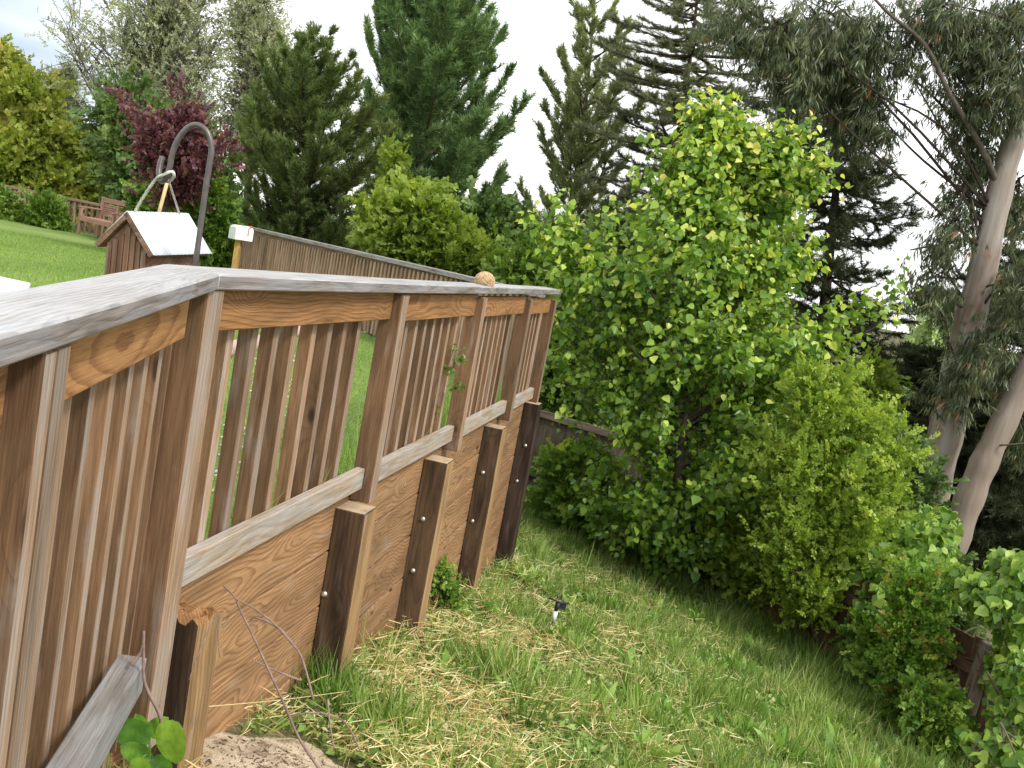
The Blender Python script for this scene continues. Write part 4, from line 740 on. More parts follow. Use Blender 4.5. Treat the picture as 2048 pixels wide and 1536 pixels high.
# eucalypts
def gum_bark(brown=0.0):
    m, n, l, b = newmat('bark_gum'); t = n.new('ShaderNodeTexCoord'); mp = n.new('ShaderNodeMapping'); mp.inputs['Scale'].default_value = (5, 5, .55); l.new(t.outputs['Object'], mp.inputs[0])
    a = n.new('ShaderNodeTexNoise'); a.inputs['Scale'].default_value = 1.7; a.inputs['Detail'].default_value = 6; l.new(mp.outputs[0], a.inputs['Vector'])
    c = ramp(n, l, a.outputs['Fac'], [(.30, (.13, .085, .06)), (.40, (.23, .175, .14)), (.50, (.26, .225, .19)), (.7, (.35, .32, .28))]); c = mixc(n, l, brown, c, (.20, .145, .105))
    l.new(c, b.inputs['Base Color']); b.inputs['Roughness'].default_value = .8
    bp = n.new('ShaderNodeBump'); bp.inputs['Strength'].default_value = .6; bp.inputs['Distance'].default_value = .03; l.new(a.outputs['Fac'], bp.inputs['Height']); l.new(bp.outputs[0], b.inputs['Normal']); return m
gumb = gum_bark()
def gum(label, trunkpts, radpx, d, branches, clusters, NF, seed, size=.15, gumb=gumb):
    r = np.random.default_rng(seed); tp = [P(x, y, d+dd) for x, y, dd in trunkpts]; foot = tp[0].copy(); k = (foot[2]+3.2)
    dn = nrm(tp[0]-tp[1]); tp = [tp[0]+dn*k/abs(dn[2])*q for q in (1, .66, .33)]+tp; rp_ = [radpx[0]*1.15, radpx[0]*1.1, radpx[0]*1.05]+list(radpx); sp = smooth_pts(tp, 5); rad = np.interp(np.linspace(0, 1, len(sp)), np.linspace(0, 1, len(rp_)), rp_)*d/F_PX
    rad = rad*(1+.07*np.sin(np.arange(len(rad))*1.7))
    root = thing('eucalyptus', label, 'tree', tp[0]); tube('trunk', sp, rad, gumb, root, 16)
    for br in branches:
        q = smooth_pts([P(x, y, d+dd) for x, y, dd in br[1]], 4); tube('limb', q, np.linspace(br[0], br[0]*.3, len(q))*d/F_PX, bark_grey, root, 8)
    S = []; D = []
    bm = bmesh.new(); o = Vector(tuple(tp[0]))
    for (x, y, rx, ry, nn, dd) in clusters:
        sc_ = d/F_PX; c = P(x, y, d+dd); u = nrm(r.normal(size=(nn, 3)))*(r.random(nn)**.45)[:, None]; s = c+u*A(rx*sc_, max(rx, ry)*sc_*.8, ry*sc_); S.append(s)
        spa = np.array(sp); jn = spa[np.argmin(np.abs(spa[:, 2]-(c[2]-.5*np.hypot(*(spa[len(spa)//2]-c)[:2]))))]; tube_bm(bm, [Vector(tuple(p))-o for p in smooth_pts([jn, (jn+c)/2+A(0, 0, .15)+r.normal(0, .22, 3), c+A(0, 0, ry*sc_*.3)], 4)], np.linspace(.022, .008, 9), 5, False)
        for k in range(0, nn, 5): tube_bm(bm, [Vector(tuple(c+A(0, 0, ry*sc_*.3)+r.normal(0, .1, 3)))-o, Vector(tuple((c+s[k])/2+A(0, 0, .12)))-o, Vector(tuple(s[k]))-o], [.012, .008, .003], 4, False)
    S = np.concatenate(S); from_bm('twigs', bm, bark_dark, root, Matrix.Translation(o))
    n = len(S)*NF; idx = np.repeat(np.arange(len(S)), NF); pos = S[idx]+r.normal(0, .10, (n, 3))+A(0, 0, -.12)*r.random((n, 1)); X = nrm(r.normal(size=(n, 3))*.33+A(0, 0, -1)); X, Y, Zv = frames(X, r)
    scatter_mesh('crown', T_STR, pos, X, Y, Zv, size*r.uniform(.7, 1.7, n), L_euc, root, tp[0], rng=r); return root
gum('tall eucalyptus with pale peeling trunk and drooping dark foliage filling the upper right', [(1862,1000,0),(1895,850,0),(1930,680,0),(1965,540,0),(2005,360,0),(2040,240,0),(2085,80,0),(2130,-100,0)], [32,33,30,26,23,20,17,13], 12.6,
    [(6.5, [(2000,380,0),(1960,290,-.2),(1900,190,-.3),(1850,90,-.4),(1770,20,-.4),(1700,-60,-.4)]), (6, [(1940,620,0),(1890,590,-.2),(1870,560,-.2)]), (5, [(1935,640,0),(1945,490,.1),(1880,490,.3),(1820,500,.3)]), (3.5, [(1955,560,0),(1945,450,.5),(1920,330,.6),(1850,200,.7),(1790,90,.8)])],
    [(1480,30,70,50,60,-.3),(1560,90,80,80,110,-.3),(1640,60,90,80,130,0),(1740,90,90,90,150,0),(1680,190,80,80,110,.3),(1590,180,50,60,50,-.2),(1745,235,50,50,50,0),(1880,20,80,45,70,-.2),(1930,100,90,90,130,0),(2020,60,90,90,120,0),(2010,190,60,70,70,-.3),(1930,230,50,60,50,.2),(1955,320,35,60,50,.3),(1925,400,35,60,36,.3),(1905,450,30,50,24,-.3),(2035,400,40,70,60,.6),(1880,495,35,26,14,.2),(1868,565,44,42,34,-.2),(2035,570,40,80,70,.6),(1955,700,36,60,44,-.5),(1915,760,36,50,34,-.4),(2020,740,40,60,46,.5),(1905,620,22,30,10,.2)], 6, 31)
gum('second eucalyptus leaning right with strips of brown bark on its lower trunk', [(1905,1090,0),(1945,980,0),(1985,890,0),(2050,760,0),(2130,600,0),(2200,430,0)], [29,28,26,23,20,16], 12.0,
    [(3, [(1985,890,0),(2010,890,-.2),(2060,885,-.3)])], [(2040,720,50,60,40,.5),(2080,560,60,80,60,0),(2050,860,50,50,26,.6)], 6, 32, gumb=gum_bark(.55))
# conifers
def conifer(name, label, rows, d, mat, tmpl, size, seed, trunk, step=.5, npw=5, pitch=.5, turn=.5, blen=.42, nb=9, nt=5, tr=.12, zb=None, lenvar=.25, droop=0.0, barkm=None, twr=.008, extra=(), tipup=.8, inner=.25, flat=.25, wide=1.28):
    """trunk with whorls of boughs; every bough carries side branchlets and every branchlet needle tufts"""
    rng = np.random.default_rng(seed); Ls, Rs = [], []
    for (y, xl, xr) in rows:
        xc = (xl+xr)/2; Ls.append(P(xl, y-HZ*(xc-xl), d)); Rs.append(P(xr, y+HZ*(xr-xc), d))
    Ls, Rs = np.array(Ls), np.array(Rs); zz = ((Ls+Rs)/2)[:, 2][::-1]; lx = Ls[:, 0][::-1]; rx = Rs[:, 0][::-1]
    tp = [P(q[0], q[1], d) for q in trunk]
    if zb is not None: tp = [A(tp[0][0]-.05, d, zb)]+tp
    tp = np.array(smooth_pts(tp, 5)); org = tp[0].copy(); root = thing(name, label, 'tree', org); o = Vector(tuple(org)); bm = bmesh.new(); nT = len(tp)
    tube_bm(bm, [Vector(tuple(p))-o for p in tp], [tr*(1-.92*i/(nT-1))+.006 for i in range(nT)], 8)
    S, D, Ln = [], [], []
    boughs = []; z = zz[0]; ztop = tp[-1, 2]
    while z < ztop-.05:
        cx = np.interp(z, tp[:, 2], tp[:, 0]); wl = max(.12, cx-np.interp(z, zz, lx))*wide; wr = max(.12, np.interp(z, zz, rx)-cx)*wide; a0 = rng.random()*6.28
        for k in range(npw):
            a = a0+k*2*math.pi/npw+rng.normal(0, .25); L = (wr if math.cos(a) > 0 else wl)*math.cos(a)**2+(wl+wr)/2*math.sin(a)**2; L = L*rng.uniform(1-lenvar*1.4, 1+lenvar*.5)
            zst = z-L*math.tan(pitch)*.75+rng.normal(0, .06); boughs.append((max(zst, tp[0, 2]+.2), a, L/math.cos(pitch)**.6, pitch+rng.normal(0, .10)))
        z += step*rng.uniform(.75, 1.25)
    for (zst, a, L, pt) in boughs:
        b0 = A(np.interp(zst, tp[:, 2], tp[:, 0]), np.interp(zst, tp[:, 2], tp[:, 1]), zst); h = A(math.cos(a), math.sin(a), 0); n_ = 8; pts = [b0]; ang = pt-droop
        for q in range(n_): pts.append(pts[-1]+(h*math.cos(ang)+UPV_*math.sin(ang))*L/n_); ang += (turn+droop*1.4)/n_
        pts = np.array(pts); tube_bm(bm, [Vector(tuple(p))-o for p in pts], np.linspace(.018+.012*L, .004, n_+1), 4, False)
        m = max(3, int(nb*L*rng.uniform(.8, 1.2))); t = rng.uniform(inner, 1, m); t[:2] = 1; f = t*n_; i0 = np.minimum(f.astype(int), n_-1); sp = pts[i0]+(pts[i0+1]-pts[i0])*(f-i0)[:, None]; tan = nrm(pts[i0+1]-pts[i0]); side = nrm(np.cross(tan, A(0, 0, 1)))*rng.choice([-1, 1], m)[:, None]
        sidew = rng.uniform(.3, 1.1, m)[:, None]*(1-.6*(t > .97))[:, None]; dv = nrm(tan*.8+side*sidew+rng.normal(0, flat, (m, 3))*A(.5, .5, 1)+A(0, 0, tipup*.35)); S.append(sp); D.append(dv); Ln.append(blen*rng.uniform(.5, 1.1, m)*(1.15-.65*t)*min(1.2, .45+.4*L))
    k = rng.integers(int(nT*.8), nT, 10); S.append(tp[k]); D.append(nrm(rng.normal(size=(10, 3))*.5+A(0, 0, 1))); Ln.append(blen*.5*np.ones(10)); 
    S = np.concatenate(S); D = np.concatenate(D); Ln = np.concatenate(Ln)
    from_bm('trunk', bm, barkm or bark_pine, root, Matrix.Translation(o), True); X, Y, Zv = frames(D, rng)
    scatter_mesh('twigs', T_TWIG, S, X, Y, Zv, np.stack([Ln, np.full_like(Ln, twr), np.full_like(Ln, twr)], 1), barkm or bark_pine, root, org, rng=rng)
    n = len(S)*nt; idx = np.repeat(np.arange(len(S)), nt); t = (np.tile(np.arange(nt), len(S))+rng.random(n))/nt; pos = S[idx]+D[idx]*(Ln[idx]*t)[:, None]
    X = nrm(D[idx]+A(0, 0, tipup*.6)+rng.normal(0, .25, (n, 3))); X, Y, Zv = frames(X, rng); scatter_mesh('crown', tmpl, pos, X, Y, Zv, size*rng.uniform(.65, 1.25, n), mat, root, org, rnd=rng.random(n)); return root
UPV_ = A(0, 0, 1)
T_TUFT = t_tuft(16, .055, 0, 1.15, .25); T_TUFT2 = t_tuft(16, .05, 4, 1.3, .4)
conifer('pine_tree', 'tall bushy dark green pine rising above the middle of the back fence',
    [(-200,850,900),(-60,780,935),(30,730,975),(110,705,1010),(190,690,1020),(260,690,1010),(340,700,1000),(420,720,990),(490,750,980),(560,790,960)], 21, L_pine, T_TUFT, .17, 41,
    [(812,640),(826,480),(838,330),(850,180),(862,20),(875,-220)], step=.34, npw=6, pitch=.50, turn=.75, blen=.62, nb=15, nt=7, tr=.17, zb=-2, inner=.15, lenvar=.30)
conifer('pine_tree', 'broad olive green conifer left of the tall pine behind the mailbox',
    [(60,622,640),(110,590,675),(160,545,705),(220,505,735),(290,475,760),(360,455,770),(430,455,770),(490,470,755),(540,490,740)], 18.5, L_olive, T_TUFT, .13, 42,
    [(592,600),(602,450),(612,300),(620,180),(626,75)], step=.28, npw=7, pitch=.45, turn=.7, blen=.46, nb=18, nt=6, tr=.13, zb=-1, barkm=bark_dark, inner=.12, lenvar=.35)
conifer('pine_tree', 'open pine with visible branches right of the sky gap',
    [(-50,1175,1215),(30,1145,1235),(110,1115,1260),(200,1095,1275),(290,1075,1290),(370,1060,1300),(450,1045,1290),(520,1040,1260),(580,1060,1240)], 22, L_pine2, T_TUFT, .15, 43,
    [(1120,640),(1135,500),(1150,380),(1165,260),(1180,120),(1194,-70)], step=.42, npw=6, pitch=.62, turn=.45, blen=.52, nb=12, nt=6, tr=.10, zb=-2.5, inner=.3, lenvar=.4)
conifer('spruce_tree', 'sparse spruce with thin dark horizontal boughs against the white sky',
    [(-200,1395,1425),(-60,1335,1480),(20,1295,1515),(120,1260,1545),(220,1225,1565),(320,1215,1570),(420,1210,1575),(520,1205,1590),(620,1205,1600)], 20, L_spr, T_TUFT2, .10, 44,
    [(1300,820),(1335,520),(1352,330),(1372,180),(1392,20),(1415,-200)], step=.25, npw=6, pitch=.0, turn=.15, droop=.14, blen=.46, nb=13, nt=6, tr=.10, barkm=bark_pine, zb=-3, tipup=.25, flat=.12, lenvar=.4, inner=.15)
conifer('spruce_tree', 'blackish conifer behind the right side of the round-leaved tree',
    [(90,1610,1660),(230,1560,1720),(330,1540,1760),(430,1540,1780),(520,1560,1780),(600,1590,1790),(700,1620,1800),(800,1640,1820),(900,1640,1840)], 17, L_redw, T_TUFT2, .11, 45,
    [(1610,1000),(1640,700),(1665,450),(1690,200),(1705,60)], step=.27, npw=6, pitch=-.05, turn=.2, droop=.25, blen=.5, nb=17, nt=6, tr=.15, barkm=bark_dark, zb=-3.5, tipup=.0, flat=.45, lenvar=.4, inner=.1)
conifer('spruce_tree', 'dark dense conifer foliage behind the two gum trunks at the right edge',
    [(500,2010,2050),(600,1940,2110),(700,1880,2140),(800,1830,2160),(900,1800,2170),(1000,1790,2180),(1100,1790,2180),(1180,1820,2180)], 15.5, L_redw, T_TUFT2, .13, 46,
    [(1950,1250),(1975,1000),(2000,760),(2030,480)], step=.24, npw=7, pitch=-.02, turn=.2, droop=.15, blen=.5, nb=20, nt=8, tr=.12, barkm=bark_dark, zb=-3.8, tipup=.2, flat=.2, lenvar=.25, inner=.1)
tree('small_tree', 'dark leafy undergrowth tree between the lower fence and the eucalyptus trunks', 'tree', [(880,1700,1860),(960,1660,1900),(1050,1640,1930),(1140,1660,1960),(1250,1780,2060)], 11.6, L_dark, T_SPRIG, .2, 60, 10, 7, base=(1800,1330), zb=-2.8, tw=.4, tr=.05, seed=47, twr=.004, lead=0)
tree('small_tree', 'sunlit yellow green bush showing between the shrub and the eucalyptus trunks', 'tree', [(760,1690,1790),(820,1680,1810),(880,1690,1800)], 13.2, L_lime2, T_SPRIG, .2, 30, 8, 5, base=(1740,1100), zb=-2.8, tw=.4, tr=.04, seed=48, twr=.004)
# pale open trees at the upper left
tree('poplar_tree', 'tall pale grey green tree with open crown at the upper left', 'tree',
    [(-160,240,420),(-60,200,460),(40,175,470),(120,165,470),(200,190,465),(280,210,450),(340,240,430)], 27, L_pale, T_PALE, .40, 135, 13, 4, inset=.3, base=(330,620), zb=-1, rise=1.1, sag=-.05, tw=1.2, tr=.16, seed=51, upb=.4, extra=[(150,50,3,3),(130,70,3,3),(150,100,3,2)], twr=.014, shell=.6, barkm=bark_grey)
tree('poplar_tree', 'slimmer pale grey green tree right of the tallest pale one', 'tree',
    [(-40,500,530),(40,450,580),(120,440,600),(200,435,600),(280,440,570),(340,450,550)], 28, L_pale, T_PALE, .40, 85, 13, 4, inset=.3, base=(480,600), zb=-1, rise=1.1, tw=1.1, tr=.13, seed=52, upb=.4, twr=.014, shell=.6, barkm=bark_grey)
tree('plum_tree', 'small purple-leaved plum tree behind the metal hook', 'tree',
    [(245,345,385),(270,298,425),(290,275,445),(330,272,440),(370,275,412),(405,295,372)], 15.5, L_plum, T_SPRIG, .15, 54, 9, 6, inset=.3, base=(320,520), zb=0, rise=.8, tw=.42, tr=.045, seed=53, upb=.3, extra=[(255,215,2,3),(470,312,2,2),(450,265,2,2),(370,225,2,2)], twr=.004, barkm=bark_dark, shell=.55)
tree('yellow_green_tree', 'dense yellow green rounded tree behind the far left fence', 'tree',
    [(118,-120,45),(165,-160,125),(220,-180,185),(270,-200,215),(320,-200,240),(370,-200,255),(410,-180,255)], 27.5, L_yel, T_SPRIG, .34, 170, 15, 11, base=(60,520), zb=-.6, dr=.4, inset=.5, tw=.75, tr=.12, seed=54, upb=.3, lead=0, shell=.45, twr=.012, extra=[(205,310,3,3),(200,290,3,3)])
tree('small_conifer', 'tiny distant conifer tip between the yellow tree and the pale trees', 'tree', [(150,124,130),(190,112,148),(240,100,165),(300,80,190)], 45, L_spr, T_TUFT2, .35, 50, 8, 4, base=(130,420), zb=-1, tw=.8, tr=.12, seed=55, twr=.02, barkm=bark_dark)
tree('background_tree', 'muted green tree behind the plum between the yellow tree and the pale trees', 'tree', [(200,180,320),(270,160,420),(340,170,500),(400,180,520),(460,200,520)], 23, L_dark, T_SPRIG, .32, 120, 12, 10, base=(320,560), zb=-1, tw=.7, tr=.1, seed=56, twr=.01)
for i, (rows_, lab, d_) in enumerate([([(392,-90,30),(412,-120,75),(435,-140,95),(462,-140,110)], 'clipped green shrub on the lawn border at the far left edge', 20.3), ([(415,75,110),(438,60,132),(465,70,138),(478,90,136)], 'green shrub on the lawn border beside the garden bench', 20.0)]):
    tree('border_shrub', lab, 'shrub', rows_, d_, L_hedge, T_SPRIG, .17, 80, 10, 9, base=((rows_[-1][1]+rows_[-1][2])/2, rows_[-1][0]+20), zb=0, tw=.3, tr=.02, seed=60+i, twr=.004, dr=.5, upb=.3, lead=0)
tree('border_shrub', 'light green shrub growing right of the bird house in front of the dark conifer', 'shrub', [(335,360,400),(380,350,440),(430,360,470),(480,390,470),(530,400,468)], 16.3, L_hedge, T_SPRIG, .18, 90, 10, 9, base=(430,560), zb=0, tw=.4, tr=.03, seed=63, twr=.004, dr=.5, upb=.3)
tree('border_shrub', 'leafy shrub between the garden bench and the rope of the bird house', 'shrub', [(395,262,300),(425,262,350),(460,268,370)], 18.4, L_hedge, T_SPRIG, .18, 60, 9, 9, base=(290,500), zb=0, tw=.35, tr=.03, seed=64, twr=.004, dr=.4, upb=.3)
tree('lime_tree', 'spreading lime green bush leaning over the middle of the back fence', 'tree', [(420,765,890),(440,730,920),(470,712,945),(500,725,985),(535,770,1030),(565,840,1070)], 15.2, L_lime2, T_SPRIG, .24, 140, 13, 10, base=(850,640), zb=-.8, rise=.6, tw=.5, tr=.05, seed=65, twr=.005, dr=.6, upb=.15, lead=0, inset=.5)
tree('lime_tree', 'thin lime green sapling standing against the tall pine', 'tree', [(300,780,800),(335,760,815),(370,765,810),(400,770,805)], 16.5, L_lime2, T_SPRIG, .15, 12, 7, 7, base=(790,560), zb=-.6, rise=.9, tw=.3, tr=.02, seed=66, twr=.004, upb=.5)
tree('background_tree', 'dark green bushy tree under the sky gap right of the lime bush', 'tree', [(440,940,1010),(480,925,1080),(530,930,1120),(580,960,1160),(640,1000,1200)], 19, L_dark, T_SPRIG, .30, 120, 12, 10, base=(1030,760), zb=-2.5, tw=.6, tr=.08, seed=67, twr=.008)
tree('background_tree', 'mid green bush beside the far end of the railing', 'tree', [(540,1000,1080),(580,1010,1130),(650,1060,1160),(740,1075,1180),(830,1080,1200)], 13.8, L_hedge, T_SPRIG, .2, 120, 12, 9, base=(1120,960), zb=-2, tw=.45, tr=.05, seed=68, twr=.005)
tree('background_tree', 'shadowed tree mass behind the lower left of the round-leaved tree', 'tree', [(480,1150,1560),(600,1140,1620),(720,1150,1660),(840,1160,1680),(960,1180,1700)], 16.5, L_dark, T_SPRIG, .30, 170, 13, 10, base=(1400,1100), zb=-2.6, dr=.4, tw=.6, tr=.08, seed=69, twr=.008)
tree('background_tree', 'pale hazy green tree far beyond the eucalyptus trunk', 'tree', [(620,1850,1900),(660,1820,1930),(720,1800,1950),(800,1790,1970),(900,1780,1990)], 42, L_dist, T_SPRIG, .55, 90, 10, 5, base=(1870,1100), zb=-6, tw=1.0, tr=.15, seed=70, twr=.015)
def low_bush(lab, rows_, d_, mat, n, seed, sz=.14, tm=None):
    return tree('low_bush', lab, 'bush', rows_, d_, mat, tm or T_SPRIG, sz, n, 9, 8, base=((rows_[-1][1]+rows_[-1][2])/2, rows_[-1][0]+25), tw=.28, tr=.02, seed=seed, twr=.003, dr=.5, upb=.35, inset=.5, lead=0)
low_bush('low green bush under the round-leaved tree next to the last upright', [(925,1085,1180),(970,1060,1260),(1010,1050,1330),(1050,1060,1370)], 11.4, L_ivy, 90, 90, .16)
low_bush('leafy bush filling the foot of the round-leaved tree beside the lime green shrub', [(1010,1400,1560),(1070,1370,1600),(1130,1380,1620),(1180,1450,1640)], 10.0, L_lime, 80, 91)
low_bush('dark low bush at the foot of the reddish fence below the ivy mound', [(1290,1700,1780),(1350,1700,1830),(1410,1750,1850)], 8.3, L_ivy, 60, 92, .12)
low_bush('small bush at the base of the leaning post', [(1420,1830,1880),(1455,1830,1900),(1500,1850,1930)], 7.2, L_ivy, 50, 93, .11)
# dim woods behind, so that low gaps between the trees do not open onto sky
def woods(label, x0, x1, y0, y1, d, n, seed):
    r = np.random.default_rng(seed); x = r.uniform(x0, x1, n); y = y0+HZ*(x-(x0+x1)/2)+(y1-y0)*r.random(n)**.8+30*np.sin(x*.05); dd = d+r.uniform(-2, 2, n)
    pos = np.array([P(a, b, c) for a, b, c in zip(x, y, dd)]); X, Y, Zv = frames(r.normal(size=(n, 3)), r)
    return tag(scatter_mesh('distant_woods', T_SPRIG2, pos, X, Y, Zv, .75*r.uniform(.6, 1.4, n), L_dark, origin=tuple(pos.mean(0)), rng=r), label, 'woods', kind='stuff')
woods('band of dark distant woods closing the view behind the gardens', -200, 1200, 420, 640, 40, 7000, 1)
woods('dark woods low behind the fence and eucalyptus trunks', 1150, 2200, 740, 1200, 30, 12000, 2)
# ================================================================== WEEDS AND TWIGS
twm2 = plain('twig', (.22, .15, .125), .8, 0, .3, 50); strm = plain('straw_stem', (.55, .42, .20), .7, 0, .2, 30)
def cane(label, paths, rad, mat=twm2, name='bare_cane', cat='twig'):
    p0 = P(*paths[0][0]); rt = thing(name, label, cat, p0)
    for i, q in enumerate(paths):
        pts = smooth_pts([P(*a) for a in q], 4); tube('stem', pts, np.linspace(rad, rad*.55, len(pts)), mat, rt, 6)
    return rt
cane('bare forked thorny cane rising from the sand in front of the ringed planks', [[(655,1560,2.75),(600,1480,2.72),(565,1400,2.7),(535,1335,2.72),(505,1270,2.75),(478,1215,2.8),(470,1195,2.8),(447,1172,2.82)], [(627,1400,2.75),(605,1320,2.78),(585,1288,2.8),(545,1245,2.8),(505,1215,2.8),(472,1198,2.8)], [(585,1288,2.8),(560,1258,2.82),(515,1236,2.82),(500,1240,2.82)], [(600,1360,2.9),(560,1345,2.85),(505,1320,2.8)]], .0042)
cane('short bare cane standing beside the round ivy leaves', [[(325,1460,2.15),(318,1425,2.15),(290,1368,2.15),(287,1310,2.15),(288,1262,2.15)], [(262,1330,2.14),(280,1308,2.15),(286,1290,2.15)]], .0055)
cane('pale dry stem lying along the foot of the wall', [[(418,1413,2.55),(560,1400,2.9),(700,1382,3.3)]], .0018, strm, 'dry_stem', 'straw')
cane('curved dead stem lying on the sand below the first upright', [[(576,1436,2.9),(612,1426,2.9),(650,1428,2.95),(690,1445,2.95),(720,1500,2.8)], [(655,1400,2.95),(660,1450,2.85),(668,1495,2.75)]], .004)
cane('thin dry weed stems crossing the upper part of the first upright', [[(378,1360,2.3),(400,1300,2.32),(425,1245,2.35),(440,1225,2.36)], [(440,1225,2.36),(436,1260,2.36),(440,1315,2.36)]], .0018)
L_big = leafmat('leaf_big', [(0, (.05, .15, .02)), (.5, (.10, .25, .03)), (1, (.22, .40, .05))], .3, .3, .5)
def bigleaf_plant(name, label, base, leaves, mat=L_big, cat='weed', curve=.25, stem=True, nseg=8, wf=None):
    """leaves: (base px, tip px, width factor, depth, roll)"""
    b0 = P(*base); rt = thing(name, label, cat, b0); vs = []
    for (bx0, by0, tx, ty, wd, d_, rl) in leaves:
        p0 = P(bx0, by0, d_); p1 = P(tx, ty, d_+.01); X = p1-p0; L = np.linalg.norm(X); X = X/L; n_ = nrm(A(math.sin(rl), -1, .6)); Y = nrm(np.cross(n_, X)); Zv = np.cross(X, Y)
        bm = bmesh.new(); rows_ = []
        for i in range(nseg+1):
            t = i/nseg; w_ = (wf(t) if wf else math.sin(math.pi*min(1, t*.93+.07))**.75)*wd*.5; zc = curve*L*(t*(1-t))-.12*L*t*t
            rows_.append([bm.verts.new(tuple(X*(t*L)+Y*(w_*u)+Zv*(zc+abs(u)*w_*.28*(1 if abs(u) < 1 else .7)))) for u in (-1, -.5, 0, .5, 1)])
        for a_, b_ in zip(rows_[:-1], rows_[1:]):
            for k in range(4): bm.faces.new((a_[k], a_[k+1], b_[k+1], b_[k]))
        o = from_bm('leaf', bm, mat, rt, Matrix.Translation(Vector(tuple(p0))), True); at = o.data.attributes.new('rnd', 'FLOAT', 'POINT'); rv = random.Random(int(bx0*7+tx)).random(); at.data.foreach_set('value', [rv]*len(o.data.vertices))
        if stem: tube('stalk', smooth_pts([b0, (b0+p0)/2+A(0, 0, .01), p0], 3), .0015, plain('stalk', (.12, .2, .05)) if 'stalk' not in bpy.data.materials else bpy.data.materials['stalk'], rt, 5)
    return rt
heart = lambda t: (math.sin(math.pi*min(1, t*.8+.2))**.6)*(1 if t > .02 else .6)
def veined():
    m = leafmat('leaf_veined', [(0, (.05, .14, .02)), (.5, (.10, .23, .03)), (1, (.19, .34, .05))], .3, .3, .5); n = m.node_tree.nodes; l = m.node_tree.links; b = n['Principled BSDF']
    t = n.new('ShaderNodeTexCoord'); v = n.new('ShaderNodeTexVoronoi'); v.feature = 'DISTANCE_TO_EDGE'; v.inputs['Scale'].default_value = 95; l.new(t.outputs['Object'], v.inputs['Vector'])
    q = n.new('ShaderNodeTexNoise'); q.inputs['Scale'].default_value = 45; l.new(t.outputs['Object'], q.inputs['Vector'])
    k = n.new('ShaderNodeMapRange'); k.inputs[1].default_value = .09; k.inputs[2].default_value = .0; l.new(v.outputs['Distance'], k.inputs[0])
    src = b.inputs['Base Color'].links[0].from_socket; c = mixc(n, l, 1.0, src, ramp(n, l, q.outputs['Fac'], [(.35, (.55, .62, .5)), (.65, (1.25, 1.15, 1.0))]), 'MULTIPLY'); c = mixc(n, l, math_n(n, l, 'MULTIPLY', k.outputs[0], .12), c, (.22, .33, .10)); l.new(c, b.inputs['Base Color']); return m
bigleaf_plant('ivy_seedling', 'few large round glossy leaves beside the first upright at the bottom left', (300,1520,2.1), [(300,1480,218,1448,.062,2.12,.3),(345,1440,345,1535,.072,2.05,-.2),(295,1480,270,1428,.04,2.15,0),(300,1470,335,1435,.045,2.16,0),(300,1520,238,1490,.045,2.08,.3),(285,1515,278,1560,.05,2.06,0),(305,1515,340,1555,.05,2.1,0)], cat='plant', wf=heart, curve=.12, mat=veined())
def weed(label, px, py, n, L, wd, seed, up=.5, name='broadleaf_weed', mat=None):
    g = G(px, py); rs = random.Random(seed); rt = thing(name, label, 'weed', g)
    for i in range(n):
        a = i*2.4+rs.random(); el = rs.uniform(.25, 1.1)*up*2; X = nrm(A(math.cos(a), math.sin(a), el)); Ls = L*rs.uniform(.6, 1.1); Y = nrm(np.cross(A(0, 0, 1), X)); Zv = np.cross(X, Y); bm = bmesh.new(); rows_ = []
        for k in range(8):
            t = k/7; w_ = wd*.5*math.sin(math.pi*min(1, .1+t*.9))**.8*Ls/L*(1+.12*math.sin(k*2.2)); rows_.append([bm.verts.new(tuple(X*(t*Ls)-A(0, 0, 1)*(.45*Ls*t*t)+Y*(w_*u)+Zv*(abs(u)*w_*.35+.004*math.sin(k*2+u*3)))) for u in (-1, 0, 1)])
        for a_, b_ in zip(rows_[:-1], rows_[1:]):
            for q in range(2): bm.faces.new((a_[q], a_[q+1], b_[q+1], b_[q]))
        o = from_bm('leaf', bm, mat or L_big, rt, Matrix.Translation(Vector(tuple(g))), True); at = o.data.attributes.new('rnd', 'FLOAT', 'POINT'); rv = rs.random(); at.data.foreach_set('value', [rv]*len(o.data.vertices))
    return rt
weed('long-leaved dock weed at the foot of the fourth upright', 950, 1225, 11, .26, .055, 1, .6)
weed('dock weed with upright leaves by the last upright', 1010, 1190, 9, .22, .055, 2, .6)
weed('dock weed with broad leaves in the straw right of the third upright', 1030, 1330, 8, .24, .06, 3, .5)
weed('small leafy weed between the second and third uprights', 735, 1330, 12, .13, .03, 4, .7)
weed('spreading weed with broad leaves at the bottom of the picture left of centre', 730, 1480, 7, .17, .05, 5, .4)
weed('large jagged-leaved weed below the round-leaved tree', 1420, 1215, 12, .30, .06, 6, .6, mat=leafmat('leaf_sage', [(0, (.12, .22, .07)), (1, (.26, .36, .16))], .3, .4, .4))
weed('broad-leaved weed in the green grass at the bottom right', 1530, 1420, 9, .2, .06, 7, .35)
tree('leafy_weed', 'bushy small-leaved weed against the planks beside the fourth upright', 'weed', [(1140,868,900),(1165,855,925),(1200,850,935),(1235,860,930)], 6.0, L_ivy, T_SPRIG, .06, 26, 5, 4, base=(900,1260), tw=.1, tr=.006, seed=80, twr=.0015, upb=.5)
def tuft(label, px, py, n, h, seed, sp=.05):
    g = G(px, py); r = np.random.default_rng(seed); pos = g+r.normal(0, 1, (n, 3))*A(sp, sp, 0); pos[:, 2] = zg(pos[:, 0], pos[:, 1])-.01; X = nrm(r.normal(0, .28, (n, 3))+A(0, 0, 1)); X, Y, Zv = frames(X, r); hh = h*r.uniform(.4, 1.15, n)
    return tag(scatter_mesh('grass_tuft', T_BL, pos, X, Y, Zv, np.stack([hh, np.full(n, .006), hh*.7], 1), g_green, origin=tuple(g), rnd=r.random(n)*.5), label, 'grass')
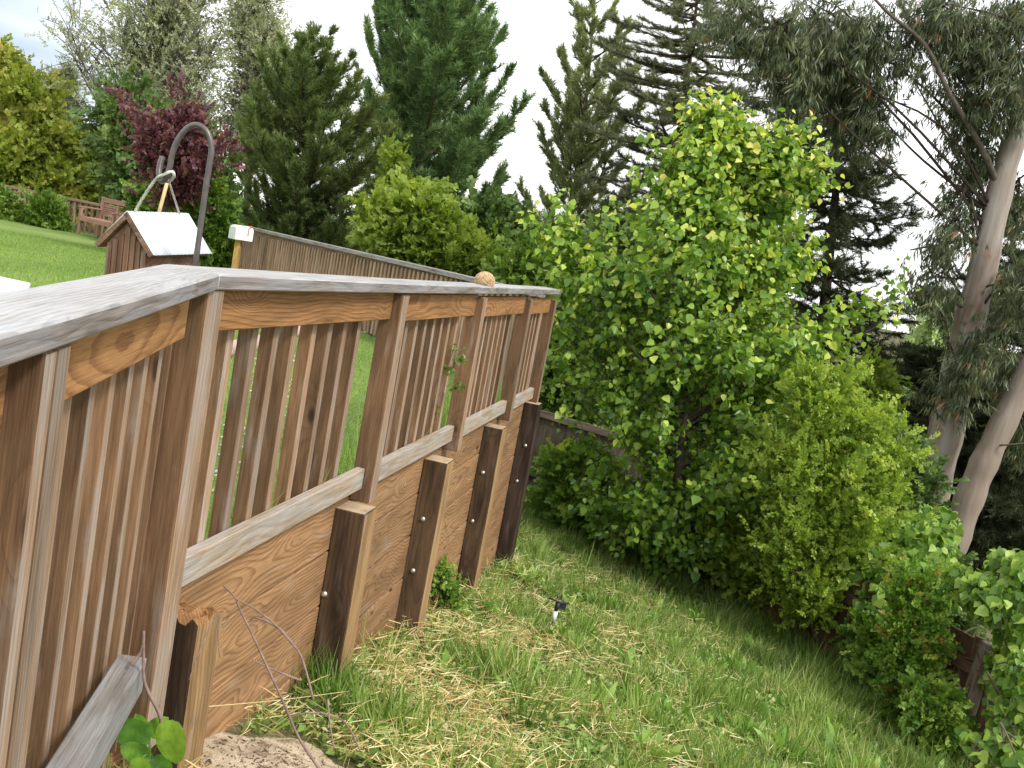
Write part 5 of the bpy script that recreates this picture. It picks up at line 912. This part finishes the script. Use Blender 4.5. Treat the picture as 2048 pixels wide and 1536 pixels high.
def fence_grass():
    r = np.random.default_rng(41); n = 15000; t = r.random(n); fa, fb, fc = A(*FA, 0), A(*FB, 0), A(*FC, 0); L1 = np.linalg.norm(fb-fa); L2 = np.linalg.norm(fc-fb); s_ = t*(L1+L2)
    q = np.where((s_ < L1)[:, None], fa+(fb-fa)*(s_/L1)[:, None], fb+(fc-fb)*((s_-L1)/L2)[:, None]); off_ = .06+np.abs(r.normal(0, .22, n)); nn_ = np.where((s_ < L1)[:, None], A(-.23, -.97, 0), A(-.936, -.352, 0)); pos = q+nn_*off_[:, None]; pos[:, 2] = zg(pos[:, 0], pos[:, 1])-.01
    X = nrm(r.normal(0, .35, (n, 3))+A(0, 0, 1)); X, Y, Zv = frames(X, r); hh = .26*r.uniform(.3, 1.3, n)*(.5+.8*nz2(pos[:, 0]*2, pos[:, 1]*2)); return scatter_mesh('fence_grass', T_BL, pos, X, Y, Zv, np.stack([hh, np.full(n, .007), hh*.8], 1), g_green, rnd=r.random(n)*.7)
tag(fence_grass(), 'tall shaded grass growing up against the lower board fence', 'grass', kind='stuff')
tuft('upright tuft of grass in front of the second upright', 640, 1375, 260, .24, 1, .09)
tuft('loose tuft of thin grass beside the low rail at the bottom left', 120, 1600, 70, .36, 2, .10)
# climbing sprig on the railing
vb = Q2(2.95, .06, -.86)
vine = thing('climbing_sprig', 'thin climbing sprig with small leaves on the third railing post', 'plant', vb)
dv_ = 5.35; vp = [(872,840,dv_),(880,790,dv_),(893,745,dv_),(905,705,dv_),(912,690,dv_)]
tube('stem', smooth_pts([P(*q) for q in vp], 4), .003, plain('vine_stem', (.22, .12, .07)), vine, 5)
r = np.random.default_rng(5); pos = []
for (x, y, n_) in ((912,694,9),(925,718,14),(896,738,12),(905,775,14),(920,776,6),(875,815,7),(866,855,4)): pos += [P(x+r.normal(0, 9), y+r.normal(0, 5), dv_-.02+r.normal(0, .01)) for _ in range(n_)]
pos = np.array(pos); X, Y, Zv = frames(r.normal(size=pos.shape), r); scatter_mesh('leaves', T_HEART, pos, X, Y, Zv, r.uniform(.02, .034, len(pos)), L_hedge, vine, vb, rng=r)
